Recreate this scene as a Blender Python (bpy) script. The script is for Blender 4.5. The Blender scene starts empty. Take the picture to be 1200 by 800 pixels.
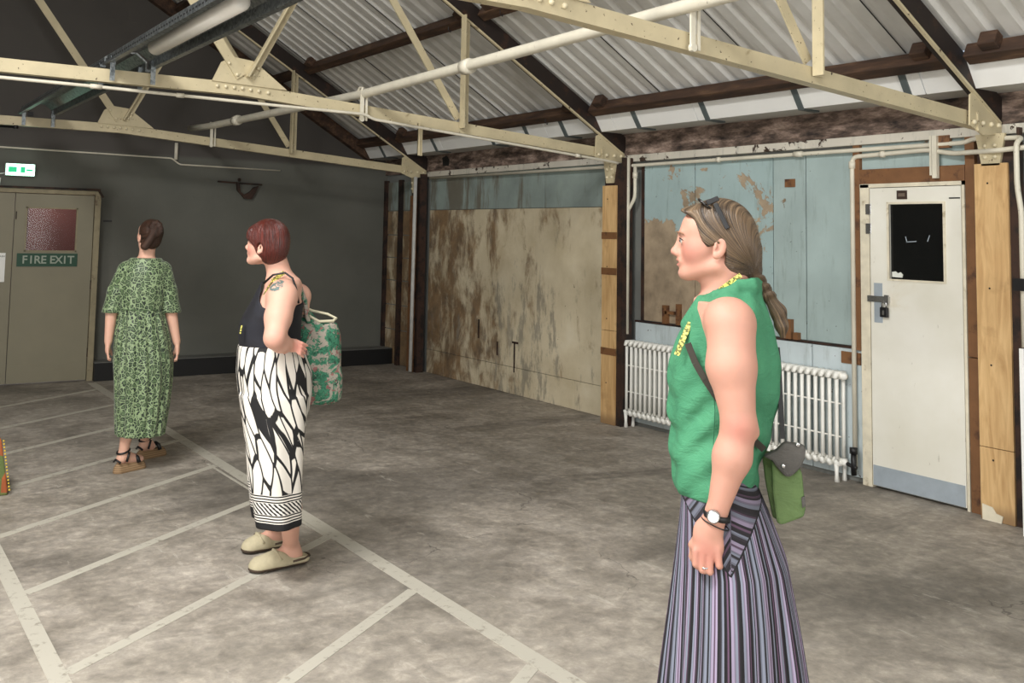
import bpy, math, random
import numpy as np
from mathutils import Vector, Matrix

C = bpy.context.scene.collection
SC = bpy.context.scene
random.seed(7); RNG = np.random.RandomState(7)
# ------------------------------------------------------------------ camera
F_PX, PPX, PPY, CAM_H = 1138.3, 524.4, 186.9, 1.6
YAW, PIT, ROL = .5625, .0769, -.0215
_f = np.array([math.sin(YAW)*math.cos(PIT), math.cos(YAW)*math.cos(PIT), math.sin(PIT)])
_r = np.array([math.cos(YAW), -math.sin(YAW), 0.]); _d = np.cross(_f, _r)
_R = math.cos(ROL)*_r + math.sin(ROL)*_d; _D = -math.sin(ROL)*_r + math.cos(ROL)*_d
cam = bpy.data.cameras.new('camera'); cam.sensor_width = 36; cam.lens = F_PX/1200*36
cam.shift_x = (600-PPX)/1200; cam.shift_y = (PPY-400)/1200; cam.clip_start = .05
co = bpy.data.objects.new('camera', cam); C.objects.link(co); SC.camera = co
co.matrix_world = Matrix(((_R[0], -_D[0], -_f[0], 0), (_R[1], -_D[1], -_f[1], 0), (_R[2], -_D[2], -_f[2], CAM_H), (0, 0, 0, 1)))
# ------------------------------------------------------------------ sky, daylight, exposure
w = bpy.data.worlds.new('world'); SC.world = w; w.use_nodes = True
w.node_tree.nodes['Background'].inputs[0].default_value = (.75, .85, 1, 1)
w.node_tree.nodes['Background'].inputs[1].default_value = .6
SC.view_settings.view_transform = 'Standard'; SC.view_settings.look = 'None'
SC.view_settings.gamma = 1; SC.view_settings.use_curve_mapping = False
SC.view_settings.exposure = 0.24
def area(name, loc, size, power, rot, col=(1, 1, 1)):
    l = bpy.data.lights.new(name, 'AREA'); l.shape = 'RECTANGLE'; l.size, l.size_y = size
    l.energy = power; l.color = col
    o = bpy.data.objects.new(name, l); C.objects.link(o); o.location = loc; o.rotation_euler = rot
    return o
PI = math.pi
# daylight coming in at the windows of the left-hand wall and of the wall behind the camera
area('window_daylight', (-5.6, .9, 1.75), (4.2, 1.6), 300, (0, -PI/2, 0), (1, .97, .92))
area('window_daylight', (-5.6, -2.4, 1.75), (2.0, 1.6), 90, (0, -PI/2, 0), (1, .97, .92))
area('window_daylight', (2.0, -3.85, 1.75), (5.0, 1.6), 150, (PI/2, 0, 0), (1, .97, .93))
area('added_overhead_fill', (-1.4, -.6, 4.85), (1.2, 4.4), 220, (0, -.53, 0), (.97, .98, 1))  # added overhead fill under the closed roof sheets, brightens the near floor
area('added_overhead_fill', (-1.0, 2.9, 5.1), (1.1, 1.8), 330, (0, -.2, 0), (1, .99, .96))  # second added fill, lifts the near-left floor; the roof has no opening here
SC.cycles.max_bounces = 6; SC.cycles.diffuse_bounces = 4; SC.cycles.glossy_bounces = 2
SC.cycles.sample_clamp_indirect = 4; SC.cycles.use_denoising = True

# ------------------------------------------------------------------ object helpers
def tag(o, label=None, cat=None, group=None, kind=None):
    if label: o['label'] = label
    if cat: o['category'] = cat
    if group: o['group'] = group
    if kind: o['kind'] = kind
    return o
def thing(name, label, cat, loc=(0, 0, 0), rz=0, group=None):
    o = bpy.data.objects.new(name, None); C.objects.link(o); o.empty_display_size = .1
    o.location = loc; o.rotation_euler = (0, 0, rz)
    return tag(o, label, cat, group)
def V3(a): return np.array(a, float)
class MB:
    def __init__(s): s.v = []; s.f = []
    def add(s, vs, fs):
        n = len(s.v); s.v += [tuple(map(float, p)) for p in vs]; s.f += [tuple(i+n for i in f) for f in fs]; return s
    def box(s, x0, x1, y0, y1, z0, z1):
        return s.add([(x0,y0,z0),(x1,y0,z0),(x1,y1,z0),(x0,y1,z0),(x0,y0,z1),(x1,y0,z1),(x1,y1,z1),(x0,y1,z1)],
                     [(0,3,2,1),(4,5,6,7),(0,1,5,4),(1,2,6,5),(2,3,7,6),(3,0,4,7)])
    def bar(s, p0, p1, w, h, up=(0, 0, 1)):      # w across, h along up
        p0, p1, up = V3(p0), V3(p1), V3(up); a = p1-p0; a /= np.linalg.norm(a)
        r = np.cross(a, up); r /= np.linalg.norm(r); u = np.cross(r, a)
        vs = [p+r*i*w/2+u*j*h/2 for p in (p0, p1) for i, j in ((-1,-1),(1,-1),(1,1),(-1,1))]
        return s.add(vs, [(0,1,2,3),(7,6,5,4),(0,4,5,1),(1,5,6,2),(2,6,7,3),(3,7,4,0)])
    def tube(s, pts, r, n=10, caps=True):
        pts = [V3(p) for p in pts]; rs = r if isinstance(r, (list, tuple)) else [r]*len(pts)
        ring = []; base = len(s.v); ref = None
        for i, p in enumerate(pts):
            a = (pts[min(i+1, len(pts)-1)]-pts[max(i-1, 0)]); a /= np.linalg.norm(a)+1e-9
            if ref is None:
                ref = np.cross(a, (0, 0, 1) if abs(a[2]) < .9 else (1, 0, 0))
            ref = ref-a*(ref@a); ref /= np.linalg.norm(ref); b = np.cross(a, ref)
            for k in range(n):
                t = 2*PI*k/n; s.v.append(tuple(p+rs[i]*(ref*math.cos(t)+b*math.sin(t))))
        for i in range(len(pts)-1):
            for k in range(n):
                k2 = (k+1) % n; s.f.append((base+i*n+k, base+i*n+k2, base+(i+1)*n+k2, base+(i+1)*n+k))
        if caps:
            s.f.append(tuple(base+k for k in range(n))[::-1]); s.f.append(tuple(base+(len(pts)-1)*n+k for k in range(n)))
        return s
    def prism(s, poly, axis, lo, hi):            # polygon (a,b) extruded along axis 0/1/2
        def mk(a, b, c): return (c, a, b) if axis == 0 else (a, c, b) if axis == 1 else (a, b, c)
        n = len(poly); vs = [mk(a, b, c) for c in (lo, hi) for a, b in poly]
        return s.add(vs, [tuple(range(n)), tuple(range(2*n-1, n-1, -1))]+[(i, i+n, (i+1) % n+n, (i+1) % n) for i in range(n)])
    def sphere(s, c, r, n=10, sq=(1, 1, 1)):
        m = n//2; vs = [(c[0], c[1], c[2]+r*sq[2])]
        for i in range(1, m):
            for k in range(n):
                a = PI*i/m; b = 2*PI*k/n
                vs.append((c[0]+r*sq[0]*math.sin(a)*math.cos(b), c[1]+r*sq[1]*math.sin(a)*math.sin(b), c[2]+r*sq[2]*math.cos(a)))
        vs.append((c[0], c[1], c[2]-r*sq[2])); L = len(vs)-1
        fs = [(0, 1+k, 1+(k+1) % n) for k in range(n)]
        for i in range(m-2):
            fs += [(1+i*n+k, 1+(i+1)*n+k, 1+(i+1)*n+(k+1) % n, 1+i*n+(k+1) % n) for k in range(n)]
        fs += [(L, 1+(m-2)*n+(k+1) % n, 1+(m-2)*n+k) for k in range(n)]
        return s.add(vs, fs)
    def mesh(s, name):
        m = bpy.data.meshes.new(name); m.from_pydata(s.v, [], s.f); m.update(); return m
def obj(name, mb, mat=None, parent=None, smooth=False, bevel=0, loc=None):
    me = mb if isinstance(mb, bpy.types.Mesh) else mb.mesh(name)
    if mat is not None and not me.materials: me.materials.append(mat)
    if smooth: me.polygons.foreach_set('use_smooth', [True]*len(me.polygons))
    if not isinstance(mb, bpy.types.Mesh):
        import bmesh
        b = bmesh.new(); b.from_mesh(me); bmesh.ops.recalc_face_normals(b, faces=b.faces); b.to_mesh(me); b.free()
    o = bpy.data.objects.new(name, me); C.objects.link(o)
    if parent: o.parent = parent
    if loc is not None: o.location = loc
    if bevel:
        b = o.modifiers.new('bevel', 'BEVEL'); b.width = bevel; b.segments = 2; b.limit_method = 'ANGLE'
    return o
def box(name, a, mat, parent=None, bevel=0): return obj(name, MB().box(*a), mat, parent, bevel=bevel)
def struct(o): o['kind'] = 'structure'; return o
def copyo(o, parent, loc=None):
    c = o.copy(); C.objects.link(c); c.parent = parent
    if loc is not None: c.location = loc
    return c

# ------------------------------------------------------------------ material helpers
def lin(c):
    return tuple((x/12.92 if x <= .04045 else ((x+.055)/1.055)**2.4) for x in c[:3])+(1.,)
def hx(r, g, b): return lin((r/255, g/255, b/255))
class NT:
    def __init__(s, name, rough=.6, metal=0):
        s.m = bpy.data.materials.new(name); s.m.use_nodes = True; s.t = s.m.node_tree; s.b = s.t.nodes['Principled BSDF']
        s.b.inputs['Roughness'].default_value = rough; s.b.inputs['Metallic'].default_value = metal
    def n(s, kind, ins={}, **kw):
        x = s.t.nodes.new('ShaderNode'+kind)
        for k, v in kw.items(): setattr(x, k, v)
        for k, v in ins.items():
            if isinstance(v, bpy.types.NodeSocket): s.t.links.new(v, x.inputs[k])
            else: x.inputs[k].default_value = v
        return x
    def co(s, scale=(1, 1, 1), kind='Object', rot=(0, 0, 0), loc=(0, 0, 0)):
        tc = s.n('TexCoord'); src = tc.outputs[kind]
        return s.n('Mapping', {'Vector': src, 'Scale': scale, 'Rotation': rot, 'Location': loc}).outputs[0]
    def noise(s, v, scale=5, det=5, rough=.55, dist=0):
        return s.n('TexNoise', {'Vector': v, 'Scale': scale, 'Detail': det, 'Roughness': rough, 'Distortion': dist}).outputs['Fac']
    def vor(s, v, scale=5, feature='F1', out='Distance'):
        return s.n('TexVoronoi', {'Vector': v, 'Scale': scale}, feature=feature).outputs[out]
    def math(s, op, a, b=0, c=None, clamp=False):
        x = s.n('Math', operation=op, use_clamp=clamp)
        for i, v in enumerate((a, b) if c is None else (a, b, c)):
            if isinstance(v, bpy.types.NodeSocket): s.t.links.new(v, x.inputs[i])
            else: x.inputs[i].default_value = v
        return x.outputs[0]
    def ramp(s, f, stops, const=False):
        x = s.n('ValToRGB', {'Fac': f}); cr = x.color_ramp
        if const: cr.interpolation = 'CONSTANT'
        while len(cr.elements) < len(stops): cr.elements.new(.5)
        for e, (p, c) in zip(cr.elements, stops): e.position = p; e.color = c if len(c) == 4 else tuple(c)+(1,)
        return x.outputs[0]
    def step(s, f, a, b):                      # smooth 0..1 mask
        return s.n('MapRange', {'Value': f, 'From Min': a, 'From Max': b}, interpolation_type='SMOOTHSTEP').outputs[0]
    def mix(s, f, a, b, mode='MIX'):
        x = s.n('Mix', data_type='RGBA', blend_type=mode)
        for k, v in ((0, f), (6, a), (7, b)):
            if isinstance(v, bpy.types.NodeSocket): s.t.links.new(v, x.inputs[k])
            else: x.inputs[k].default_value = v
        return x.outputs[2]
    def attr(s, name): return s.n('Attribute', attribute_name=name).outputs['Fac']
    def xyz(s, kind='Object'):
        x = s.n('SeparateXYZ', {0: s.n('TexCoord').outputs[kind]}); return x.outputs
    def col(s, c):
        if isinstance(c, bpy.types.NodeSocket): s.t.links.new(c, s.b.inputs['Base Color'])
        else: s.b.inputs['Base Color'].default_value = c
        return s
    def rough(s, c): s.t.links.new(c, s.b.inputs['Roughness']); return s
    def bump(s, h, strength=.3, dist=.01):
        x = s.n('Bump', {'Height': h, 'Strength': strength, 'Distance': dist}); s.t.links.new(x.outputs[0], s.b.inputs['Normal']); return s
WHITE = (1, 1, 1, 1); BLACK = (0, 0, 0, 1)
def simple(name, c, rough=.6, metal=0, var=.12, scale=12, bump=.1, c2=None, lo=.45, hi=.6):
    n = NT(name, rough, metal); v = n.co(); f = n.noise(v, scale)
    dark = tuple(x*(1-var) for x in c[:3])+(1,); lt = tuple(min(1, x*(1+var)) for x in c[:3])+(1,)
    k = n.ramp(f, [(.3, dark), (.7, lt)])
    if c2: k = n.mix(n.step(n.noise(v, scale*.7, 8, .65), lo, hi), k, c2)
    n.col(k)
    if bump: n.bump(n.noise(v, scale*4), bump, .004)
    return n.m
# ------------------------------------------------------------------ materials
# painted steel: cream gloss with rust specks
def steel(name, c, rust=.66):
    n = NT(name, .45); v = n.co(); k = n.ramp(n.noise(v, 6, 6), [(.3, tuple(x*.82 for x in c[:3])), (.7, c)])
    k = n.mix(n.step(n.noise(v, 38, 5, .6), rust, rust+.03), k, hx(58, 36, 24))
    k = n.mix(n.math('MULTIPLY', n.step(n.noise(v, 9, 8, .7), .6, .72), .6), k, hx(120, 98, 66))
    n.col(k); n.bump(n.noise(v, 30), .15, .003); return n.m
m_cream = steel('cream_steel', hx(205, 192, 158))
m_pipe = steel('white_pipe_paint', hx(222, 216, 198), .7)
m_bolt = simple('cream_bolt', hx(214, 203, 172), .35)
m_rafter = simple('dark_steel', hx(34, 24, 20), .6, c2=hx(60, 38, 26), lo=.55, hi=.65)
m_timber = NT('dark_timber', .75)
v = m_timber.co((1, .15, 1)); m_timber.col(m_timber.ramp(m_timber.noise(v, 22, 8, .6), [(.3, hx(36, 24, 17)), (.55, hx(72, 50, 35)), (.8, hx(112, 86, 62))])).bump(m_timber.noise(v, 60), .4, .004); m_timber = m_timber.m
m_galv = NT('galvanised', .38, .85)
v = m_galv.co(); m_galv.col(m_galv.ramp(m_galv.vor(v, 60, out='Color'), [(0, hx(90, 96, 98)), (1, hx(170, 176, 178))])); m_galv = m_galv.m
m_tube = simple('white_diffuser', hx(235, 232, 224), .3, var=.03, bump=0)
def sheet():
    n = NT('roof_sheet', .5); v = n.co(); k = n.ramp(n.noise(v, 2.5, 4), [(.3, hx(196, 194, 188)), (.7, hx(222, 221, 216))])
    k = n.mix(n.math('MULTIPLY', n.step(n.noise(n.co((.4, 4, .4)), 5, 6), .55, .8), .35), k, hx(150, 140, 124)); n.col(k); return n.m
m_sheet = sheet()
m_eave = simple('white_panel', hx(236, 236, 232), .5, var=.03, scale=4, bump=0)
m_strap = simple('dark_strap', hx(84, 92, 92), .5)
m_soffit = simple('grey_soffit', hx(190, 188, 182), .7, var=.06, scale=5)
m_endwall = NT('grey_painted_block', .75)
n = m_endwall; v = n.co()
bk = n.n('TexBrick', {'Vector': n.co((1, 1, 1), rot=(PI/2, 0, 0)), 'Scale': 1, 'Brick Width': .44, 'Row Height': .215, 'Mortar Size': .005, 'Color1': WHITE, 'Color2': (.9, .9, .9, 1), 'Mortar': (.0, .0, .0, 1)})
k = n.ramp(n.noise(v, 1.6, 5), [(.3, hx(90, 91, 84)), (.7, hx(101, 101, 94))])
z = n.xyz()[2]
k = n.mix(n.step(z, 2.38, 2.44), k, hx(76, 72, 68))
k = n.mix(n.math('MULTIPLY', n.step(n.noise(v, 14, 6, .7), .64, .72), .3), k, hx(50, 46, 42))
n.col(k); n.bump(n.math('ADD', bk.outputs['Fac'], n.math('MULTIPLY', n.noise(v, 60), .4)), .18, .004); m_endwall = n.m
m_black = simple('black_plinth', hx(13, 13, 14), .6)
m_rubber = simple('black_rubber', hx(18, 18, 20), .45, bump=0)
# concrete floor
def floor_mat():
    n = NT('worn_concrete', .72); v = n.co()
    big = n.noise(v, .55, 4, .5, .6); mid = n.noise(v, 3.2, 8, .62, .4); fine = n.noise(v, 34, 8, .65)
    k = n.ramp(mid, [(.25, hx(128, 122, 113)), (.5, hx(164, 157, 147)), (.75, hx(192, 185, 175))])
    k = n.mix(n.math('MULTIPLY', n.step(big, .48, .66), .55), k, hx(84, 80, 74))
    k = n.mix(.5, k, n.ramp(n.noise(v, 15, 12, .72, .3), [(.34, (.16, .15, .14)), (.54, (.44, .42, .39)), (.72, (.82, .8, .75))]), 'OVERLAY')
    k = n.mix(n.math('MULTIPLY', n.step(n.noise(n.co((1, .25, 1), rot=(0, 0, .5)), 7, 10, .75), .6, .66), .5), k, hx(196, 190, 178))
    st = n.noise(n.co((.3, 1.4, 1), rot=(0, 0, -.15)), 1.6, 6, .6, .5)
    k = n.mix(n.math('MULTIPLY', n.step(st, .55, .72), .5), k, hx(62, 57, 52))
    cr = n.vor(n.n('VectorMath', {0: v, 1: n.n('TexNoise', {'Vector': v, 'Scale': 2.5, 'Detail': 6}).outputs['Color']}, operation='ADD').outputs[0], .8, 'DISTANCE_TO_EDGE')
    cm = n.math('MULTIPLY', n.math('SUBTRACT', 1, n.step(cr, .0, .007)), n.step(n.noise(v, 1.1), .52, .6))
    k = n.mix(n.math('MULTIPLY', cm, .6), k, hx(50, 46, 42))
    n.col(k); n.rough(n.ramp(mid, [(.3, (.55,)*3), (.7, (.85,)*3)]))
    n.bump(n.math('ADD', n.math('MULTIPLY', mid, .5), n.math('MULTIPLY', fine, .35)), .45, .012); return n.m
m_floor = floor_mat()
def line_mat():
    n = NT('worn_line_paint', .6); v = n.co(); f = n.noise(v, 18, 10, .7)
    k = n.mix(n.step(f, .54, .66), hx(186, 181, 168), hx(150, 143, 131)); n.col(k).bump(f, .3, .003); return n.m
m_line = line_mat()
# peeling wall paints; world coordinates (objects carry no transform)
def peel(name, paint, under, lo=.5, hi=.53, seed=0, stains=None, scale=1.4, zfun=None):
    n = NT(name, .62); v = n.co(loc=(seed, seed, 0)); z = n.xyz()[2]
    k = n.ramp(n.noise(v, 3, 6), [(.3, tuple(x*.82 for x in paint[:3])), (.7, paint)])
    k = n.mix(n.math('MULTIPLY', n.step(n.noise(n.co((1, 3, .5)), 5, 8, .7), .52, .7), .35), k, hx(110, 120, 112))
    und = n.ramp(n.noise(v, 6, 8, .65), [(.3, tuple(x*.6 for x in under[:3])), (.55, under), (.75, tuple(min(1, x*1.25) for x in under[:3]))])
    f = n.math('ADD', n.math('MULTIPLY', n.noise(v, scale, 9, .68, .6), .8), n.math('MULTIPLY', n.noise(v, scale*4, 6, .7), .2))
    if zfun: f = n.math('ADD', f, zfun(n))
    msk = n.step(f, lo, hi)
    k = n.mix(msk, k, und)
    k = n.mix(n.math('MULTIPLY', n.step(n.noise(v, 24, 6, .6), .68, .71), .8), k, hx(66, 52, 40))
    n.col(k); n.bump(n.math('ADD', n.math('MULTIPLY', msk, -.5), n.math('MULTIPLY', n.noise(v, 30, 6), .3)), .5, .008); return n.m
m_blue = peel('blue_peeling_paint', hx(168, 186, 184), hx(140, 122, 98), .6, .62, 3.1)
def zf(n):       # more paint lost toward the post, below head height
    o = n.xyz(); a = n.step(o[1], 5.0, 6.0); b = n.math('SUBTRACT', 1, n.step(o[2], 1.55, 1.85))
    return n.math('MULTIPLY', n.math('MULTIPLY', a, b), .23)
m_bluepeel = peel('blue_heavily_peeled_paint', hx(166, 188, 188), hx(168, 150, 126), .55, .565, 1.7, zfun=zf, scale=2.6)
def cream_wall():
    n = NT('stained_cream_plaster', .7); v = n.co(); o = n.xyz()
    k = n.ramp(n.noise(v, 2.2, 8, .6), [(.3, hx(188, 174, 144)), (.6, hx(210, 198, 170)), (.8, hx(220, 211, 188))])
    far = n.step(o[1], 7.3, 9.4)
    f = n.math('ADD', n.noise(n.co((1, 1.7, .8)), 2.4, 9, .68, .3), n.math('SUBTRACT', n.math('MULTIPLY', far, .2), .05))
    k = n.mix(n.math('MULTIPLY', n.step(f, .5, .7), .85), k, n.ramp(n.noise(v, 7, 8, .6), [(.3, hx(70, 46, 26)), (.6, hx(124, 92, 56)), (.8, hx(150, 120, 82))]))
    gp = n.math('MULTIPLY', n.math('MULTIPLY', n.step(o[1], 7.2, 7.5), n.math('SUBTRACT', 1, n.step(o[1], 8.1, 8.6))), n.math('SUBTRACT', 1, n.step(o[2], .9, 1.25)))
    f2 = n.math('ADD', n.noise(n.co((1, 2.5, .8), loc=(4, 2, 1)), 3, 9, .7), n.math('MULTIPLY', gp, .12))
    k = n.mix(n.math('MULTIPLY', n.step(f2, .57, .7), .65), k, hx(120, 116, 106))
    k = n.mix(n.step(n.noise(v, 26, 6, .6), .7, .73), k, hx(50, 36, 26))
    n.col(k); n.bump(n.math('ADD', f2, n.math('MULTIPLY', n.noise(v, 40), .3)), .45, .008); return n.m
m_creamwall = cream_wall()
def upper_blue():
    n = NT('streaked_blue_paint', .65); v = n.co(); o = n.xyz()
    k = n.ramp(n.noise(v, 3, 7), [(.3, hx(126, 138, 134)), (.7, hx(152, 166, 160))])
    far = n.step(o[1], 7.8, 9.6)
    f = n.math('ADD', n.noise(n.co((1, 3, .5)), 2.4, 8, .65), n.math('MULTIPLY', far, .12))
    k = n.mix(n.math('MULTIPLY', n.step(f, .54, .7), .75), k, hx(100, 88, 70))
    n.col(k); n.bump(n.noise(v, 30), .3, .004); return n.m
m_upblue = upper_blue()
m_lowblue = peel('pale_blue_board_paint', hx(200, 212, 215), hx(150, 124, 96), .66, .67, 6.3)
m_brick = NT('soot_brown_masonry', .85)
n = m_brick; v = n.co((1, .6, 2)); n.col(n.ramp(n.noise(v, 7, 9, .7), [(.34, hx(38, 30, 26)), (.48, hx(96, 80, 70)), (.58, hx(142, 122, 110)), (.7, hx(196, 176, 162))])).bump(n.noise(v, 14, 8), .9, .02); m_brick = n.m
m_trimpeel = peel('white_peeling_trim_paint', hx(212, 206, 192), hx(60, 42, 32), .56, .58, 2.2, scale=7)
m_brown = simple('brown_timber_paint', hx(122, 84, 52), .6, c2=hx(78, 50, 34), lo=.52, hi=.66)
m_darkbrown = simple('dark_brown_rust', hx(58, 38, 28), .8, c2=hx(30, 22, 18))
def ply():
    n = NT('plywood', .6); v = n.co((1, 3, .35)); k = n.ramp(n.noise(v, 7, 8, .6, 1.2), [(.3, hx(186, 146, 96)), (.6, hx(214, 178, 126)), (.8, hx(224, 192, 142))])
    o = n.xyz(); k = n.mix(n.step(o[2], .12, .02), k, hx(150, 120, 84)); k = n.mix(n.math('MULTIPLY', n.step(n.noise(n.co(), 5, 8), .6, .7), .3), k, hx(150, 110, 66)); n.col(k).bump(n.noise(v, 30), .12, .002); return n.m
m_ply = ply()
def door_white():
    n = NT('dirty_white_door_paint', .42); v = n.co(); k = n.ramp(n.noise(v, 2, 6), [(.3, hx(222, 219, 204)), (.7, hx(236, 234, 224))])
    k = n.mix(n.math('MULTIPLY', n.step(n.noise(v, 3.5, 7, .6, .4), .58, .8), .4), k, hx(196, 178, 136)); k = n.mix(n.math('MULTIPLY', n.step(n.noise(n.co((1, 1, .3)), 30, 6), .68, .72), .4), k, hx(120, 108, 90)); n.col(k); return n.m
m_door = door_white()
m_jamb = simple('cream_frame_paint', hx(222, 214, 192), .5, c2=hx(170, 156, 126), lo=.58, hi=.7)
m_kick = simple('grey_kick_plate', hx(158, 168, 176), .5, var=.08)
m_rad = NT('radiator_white', .35)
n = m_rad; k = n.mix(n.math('MULTIPLY', n.step(n.noise(n.co((1, 1, .4)), 9, 7), .62, .72), .35), hx(236, 235, 228), hx(196, 184, 130)); n.col(k); m_rad = n.m
m_chrome = simple('bright_metal', hx(190, 190, 190), .25, .9, bump=0)
m_firedoor = simple('drab_door_paint', hx(132, 126, 106), .5, var=.05, scale=3, bump=.03)
m_fireframe = simple('drab_frame_paint', hx(142, 132, 106), .6, c2=hx(96, 76, 56), lo=.6, hi=.7)
m_green = simple('sign_green', hx(14, 66, 44), .4, var=.03, bump=0)
m_signtext = simple('sign_white', hx(220, 224, 216), .5, var=.02, bump=0)
m_glass = NT('door_glass', .08); m_glass.b.inputs['Transmission Weight'].default_value = 1; m_glass.b.inputs['IOR'].default_value = 1.2; m_glass.col(hx(225, 225, 225)); m_glass = m_glass.m
m_darkglass = simple('dark_pane', hx(16, 17, 17), .22, var=.1, bump=0)
m_redbrick = simple('red_corridor_wall', hx(134, 84, 78), .7, scale=4)
m_corr = simple('pale_corridor_wall', hx(190, 178, 172), .7, scale=4)
def emis(name, c, s):
    n = NT(name); n.b.inputs['Emission Color'].default_value = c; n.b.inputs['Emission Strength'].default_value = s; n.col(c); return n.m
m_exit = emis('exit_sign_lit_white', hx(190, 250, 222), 3.2)
m_exitg = emis('exit_sign_lit_green', hx(40, 180, 120), 1.0)
m_plain = simple('plain_wall_paint', hx(118, 120, 116), .8, scale=3)
m_grey = simple('grey_cupboard', hx(128, 134, 136), .5, var=.05)

# ------------------------------------------------------------------ floor
XW, YE, XL, YB0 = 5.95, 10.85, -5.75, -4.0
fl = struct(box('floor', (XL-.2, XW+.3, YB0-.2, YE+3.0, -.2, 0), m_floor))
lineN = 0
def fline(p0, p1, wd, t=.0024):
    obj('painted_line', MB().bar((p0[0], p0[1], t/2), (p1[0], p1[1], t/2), wd, t), m_line, fl)
fline((2.352, -1), (2.352, 10.5), .085); fline((.775, -1), (.775, 7.6), .07)
for k in range(-4, 9):
    y0 = 2.99+.885*k; fline((2.31, y0), (.81, y0-.985), .055, .0018)
fline((2.30, 4.75), (2.27, 6.6), .018)

# ------------------------------------------------------------------ right wall
wr = struct(box('wall_right', (XW, XW+.2, YB0, YE+.2, 0, 2.33), m_plain))
def wp(name, y0, y1, z0, z1, mat, d=.012, g=.004):
    return box(name, (XW-d, XW, y0+g, y1-g, z0+g, z1-g), mat, wr, bevel=.002)
# bay between the two far posts: blue boards over stained plaster, block course at the foot
for a, b in ((6.55, 7.6), (7.6, 8.7), (8.7, 9.78)): wp('wall_board', a, b, 1.88, 2.31, m_upblue, .016)
for a, b in ((6.55, 7.75), (7.75, 8.95), (8.95, 9.78)):
    wp('plaster_panel', a, b, .27, 1.88, m_creamwall, .014, .0015)
y = 6.55
while y < 9.7:
    wp('base_block', y, min(y+.56, 9.78), .0, .27, m_creamwall, .012+random.random()*.008, .003); y += .56
# bay with the radiator and the door
for a, b in ((5.62, 6.22), (4.84, 5.62), (4.55, 4.84), (4.14, 4.55)): wp('wall_board', a, b, .9, 2.24, m_bluepeel if a > 4.8 else m_blue, .014)
for a, b in ((5.66, 6.3), (5.05, 5.66), (4.5, 5.05), (4.105, 4.5)): wp('dado_board', a, b, .03, .885, m_lowblue, .022)
obj('dado_cap', MB().box(XW-.026, XW, 4.16, 6.3, .884, .898), m_darkbrown, wr)
obj('timber_stud', MB().box(XW-.02, XW, 6.2, 6.235, .9, 2.24), m_darkbrown, wr)
# beyond the far post: framed recess with block infill
zz = [0, .42, .72, 1.02, 1.3, 1.58, 1.88]
for i in range(6):
    wp('infill_block', 10.48, 10.83, zz[i], zz[i+1], m_creamwall, .01, .006); wp('infill_block', 10.12, 10.42, zz[i], zz[i+1], m_creamwall, .01, .006)
wp('wall_board', 10.48, 10.83, 1.88, 2.24, m_upblue); wp('wall_board', 10.12, 10.42, 1.88, 2.24, m_upblue)
for y in (10.42, 10.8): obj('timber_stud', MB().box(XW-.05, XW, y, y+.06, 0, 2.26), m_darkbrown, wr)
obj('ply_strip', MB().box(XW-.03, XW, 10.0, 10.12, 0, 2.1), m_brown, wr)
# nearer than the near post
wp('wall_board', 1.2, 2.9, .9, 2.3, m_blue); wp('wall_board', 1.2, 2.9, 0, .9, m_lowblue)
# head band: soot-brown masonry on a peeling rail
t = struct(box('trim_1', (XW-.035, XW+.2, YB0, YE, 2.33, 2.535), m_brick))
y = 3.3; 
t2 = struct(MBo := obj('trim_2', MB().box(XW-.05, XW, YB0, 9.8, 2.27, 2.33), m_trimpeel, bevel=.004))
for y in (9.35,): obj('hollow_shade_patch', MB().prism([(y, 2.38), (y+.12, 2.39), (y+.14, 2.48), (y+.05, 2.5), (y-.01, 2.45)], 0, XW-.04, XW-.033), m_black, t)  # flat black patch, paints in the shade of a broken hollow
for (y, z, wd, h) in ((5.9, 0.9, .05, .15), (5.76, .9, .035, .17), (5.82, .98, .1, .025), (4.66, .9, .06, .14), (4.6, .9, .04, .05)):
    obj('broken_timber', MB().box(XW-.05, XW-.01, y, y+wd, z, z+h), m_brown, wr)
obj('timber_patch', MB().box(XW-.02, XW-.013, 4.64, 4.73, 2.0, 2.06), m_brown, wr)
obj('timber_patch', MB().box(XW-.03, XW-.02, 4.11, 4.26, .78, .86), m_brown, wr)
for (y, z, h) in ((8.05, .22, .3), (8.35, .36, .14), (8.7, .5, .2)): obj('rusty_fixing', MB().box(XW-.02, XW-.013, y, y+.02, z, z+h), m_darkbrown, wr)
obj('rusty_fixing', MB().box(XW-.02, XW-.013, 8.0, 8.1, .51, .53), m_darkbrown, wr)

# ------------------------------------------------------------------ plain door in the right wall
d2 = struct(obj('door_2', MB().box(XW-.055, XW-.02, 3.385, 3.5, .02, 1.97).box(XW-.055, XW-.02, 3.87, 4.01, .02, 1.97).box(XW-.055, XW-.02, 3.5, 3.87, .02, 1.37).box(XW-.055, XW-.02, 3.5, 3.87, 1.86, 1.97), m_door))
obj('glass_pane', MB().box(XW-.04, XW-.03, 3.49, 3.88, 1.36, 1.87), m_darkglass, d2)
g = obj('glazing_bead', MB().box(XW-.062, XW-.05, 3.485, 3.5, 1.36, 1.875).box(XW-.062, XW-.05, 3.87, 3.885, 1.36, 1.875).box(XW-.062, XW-.05, 3.5, 3.87, 1.36, 1.372).box(XW-.062, XW-.05, 3.5, 3.87, 1.862, 1.875), m_jamb, d2)
obj('kick_plate', MB().box(XW-.058, XW-.0545, 3.39, 4.005, .022, .15), m_kick, d2)
obj('push_plate', MB().box(XW-.058, XW-.0545, 3.925, 3.985, 1.08, 1.34), m_kick, d2)
h = obj('hasp', MB().box(XW-.066, XW-.055, 3.87, 4.03, 1.215, 1.255).box(XW-.078, XW-.066, 3.87, 3.9, 1.205, 1.265), m_chrome, d2)
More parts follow.
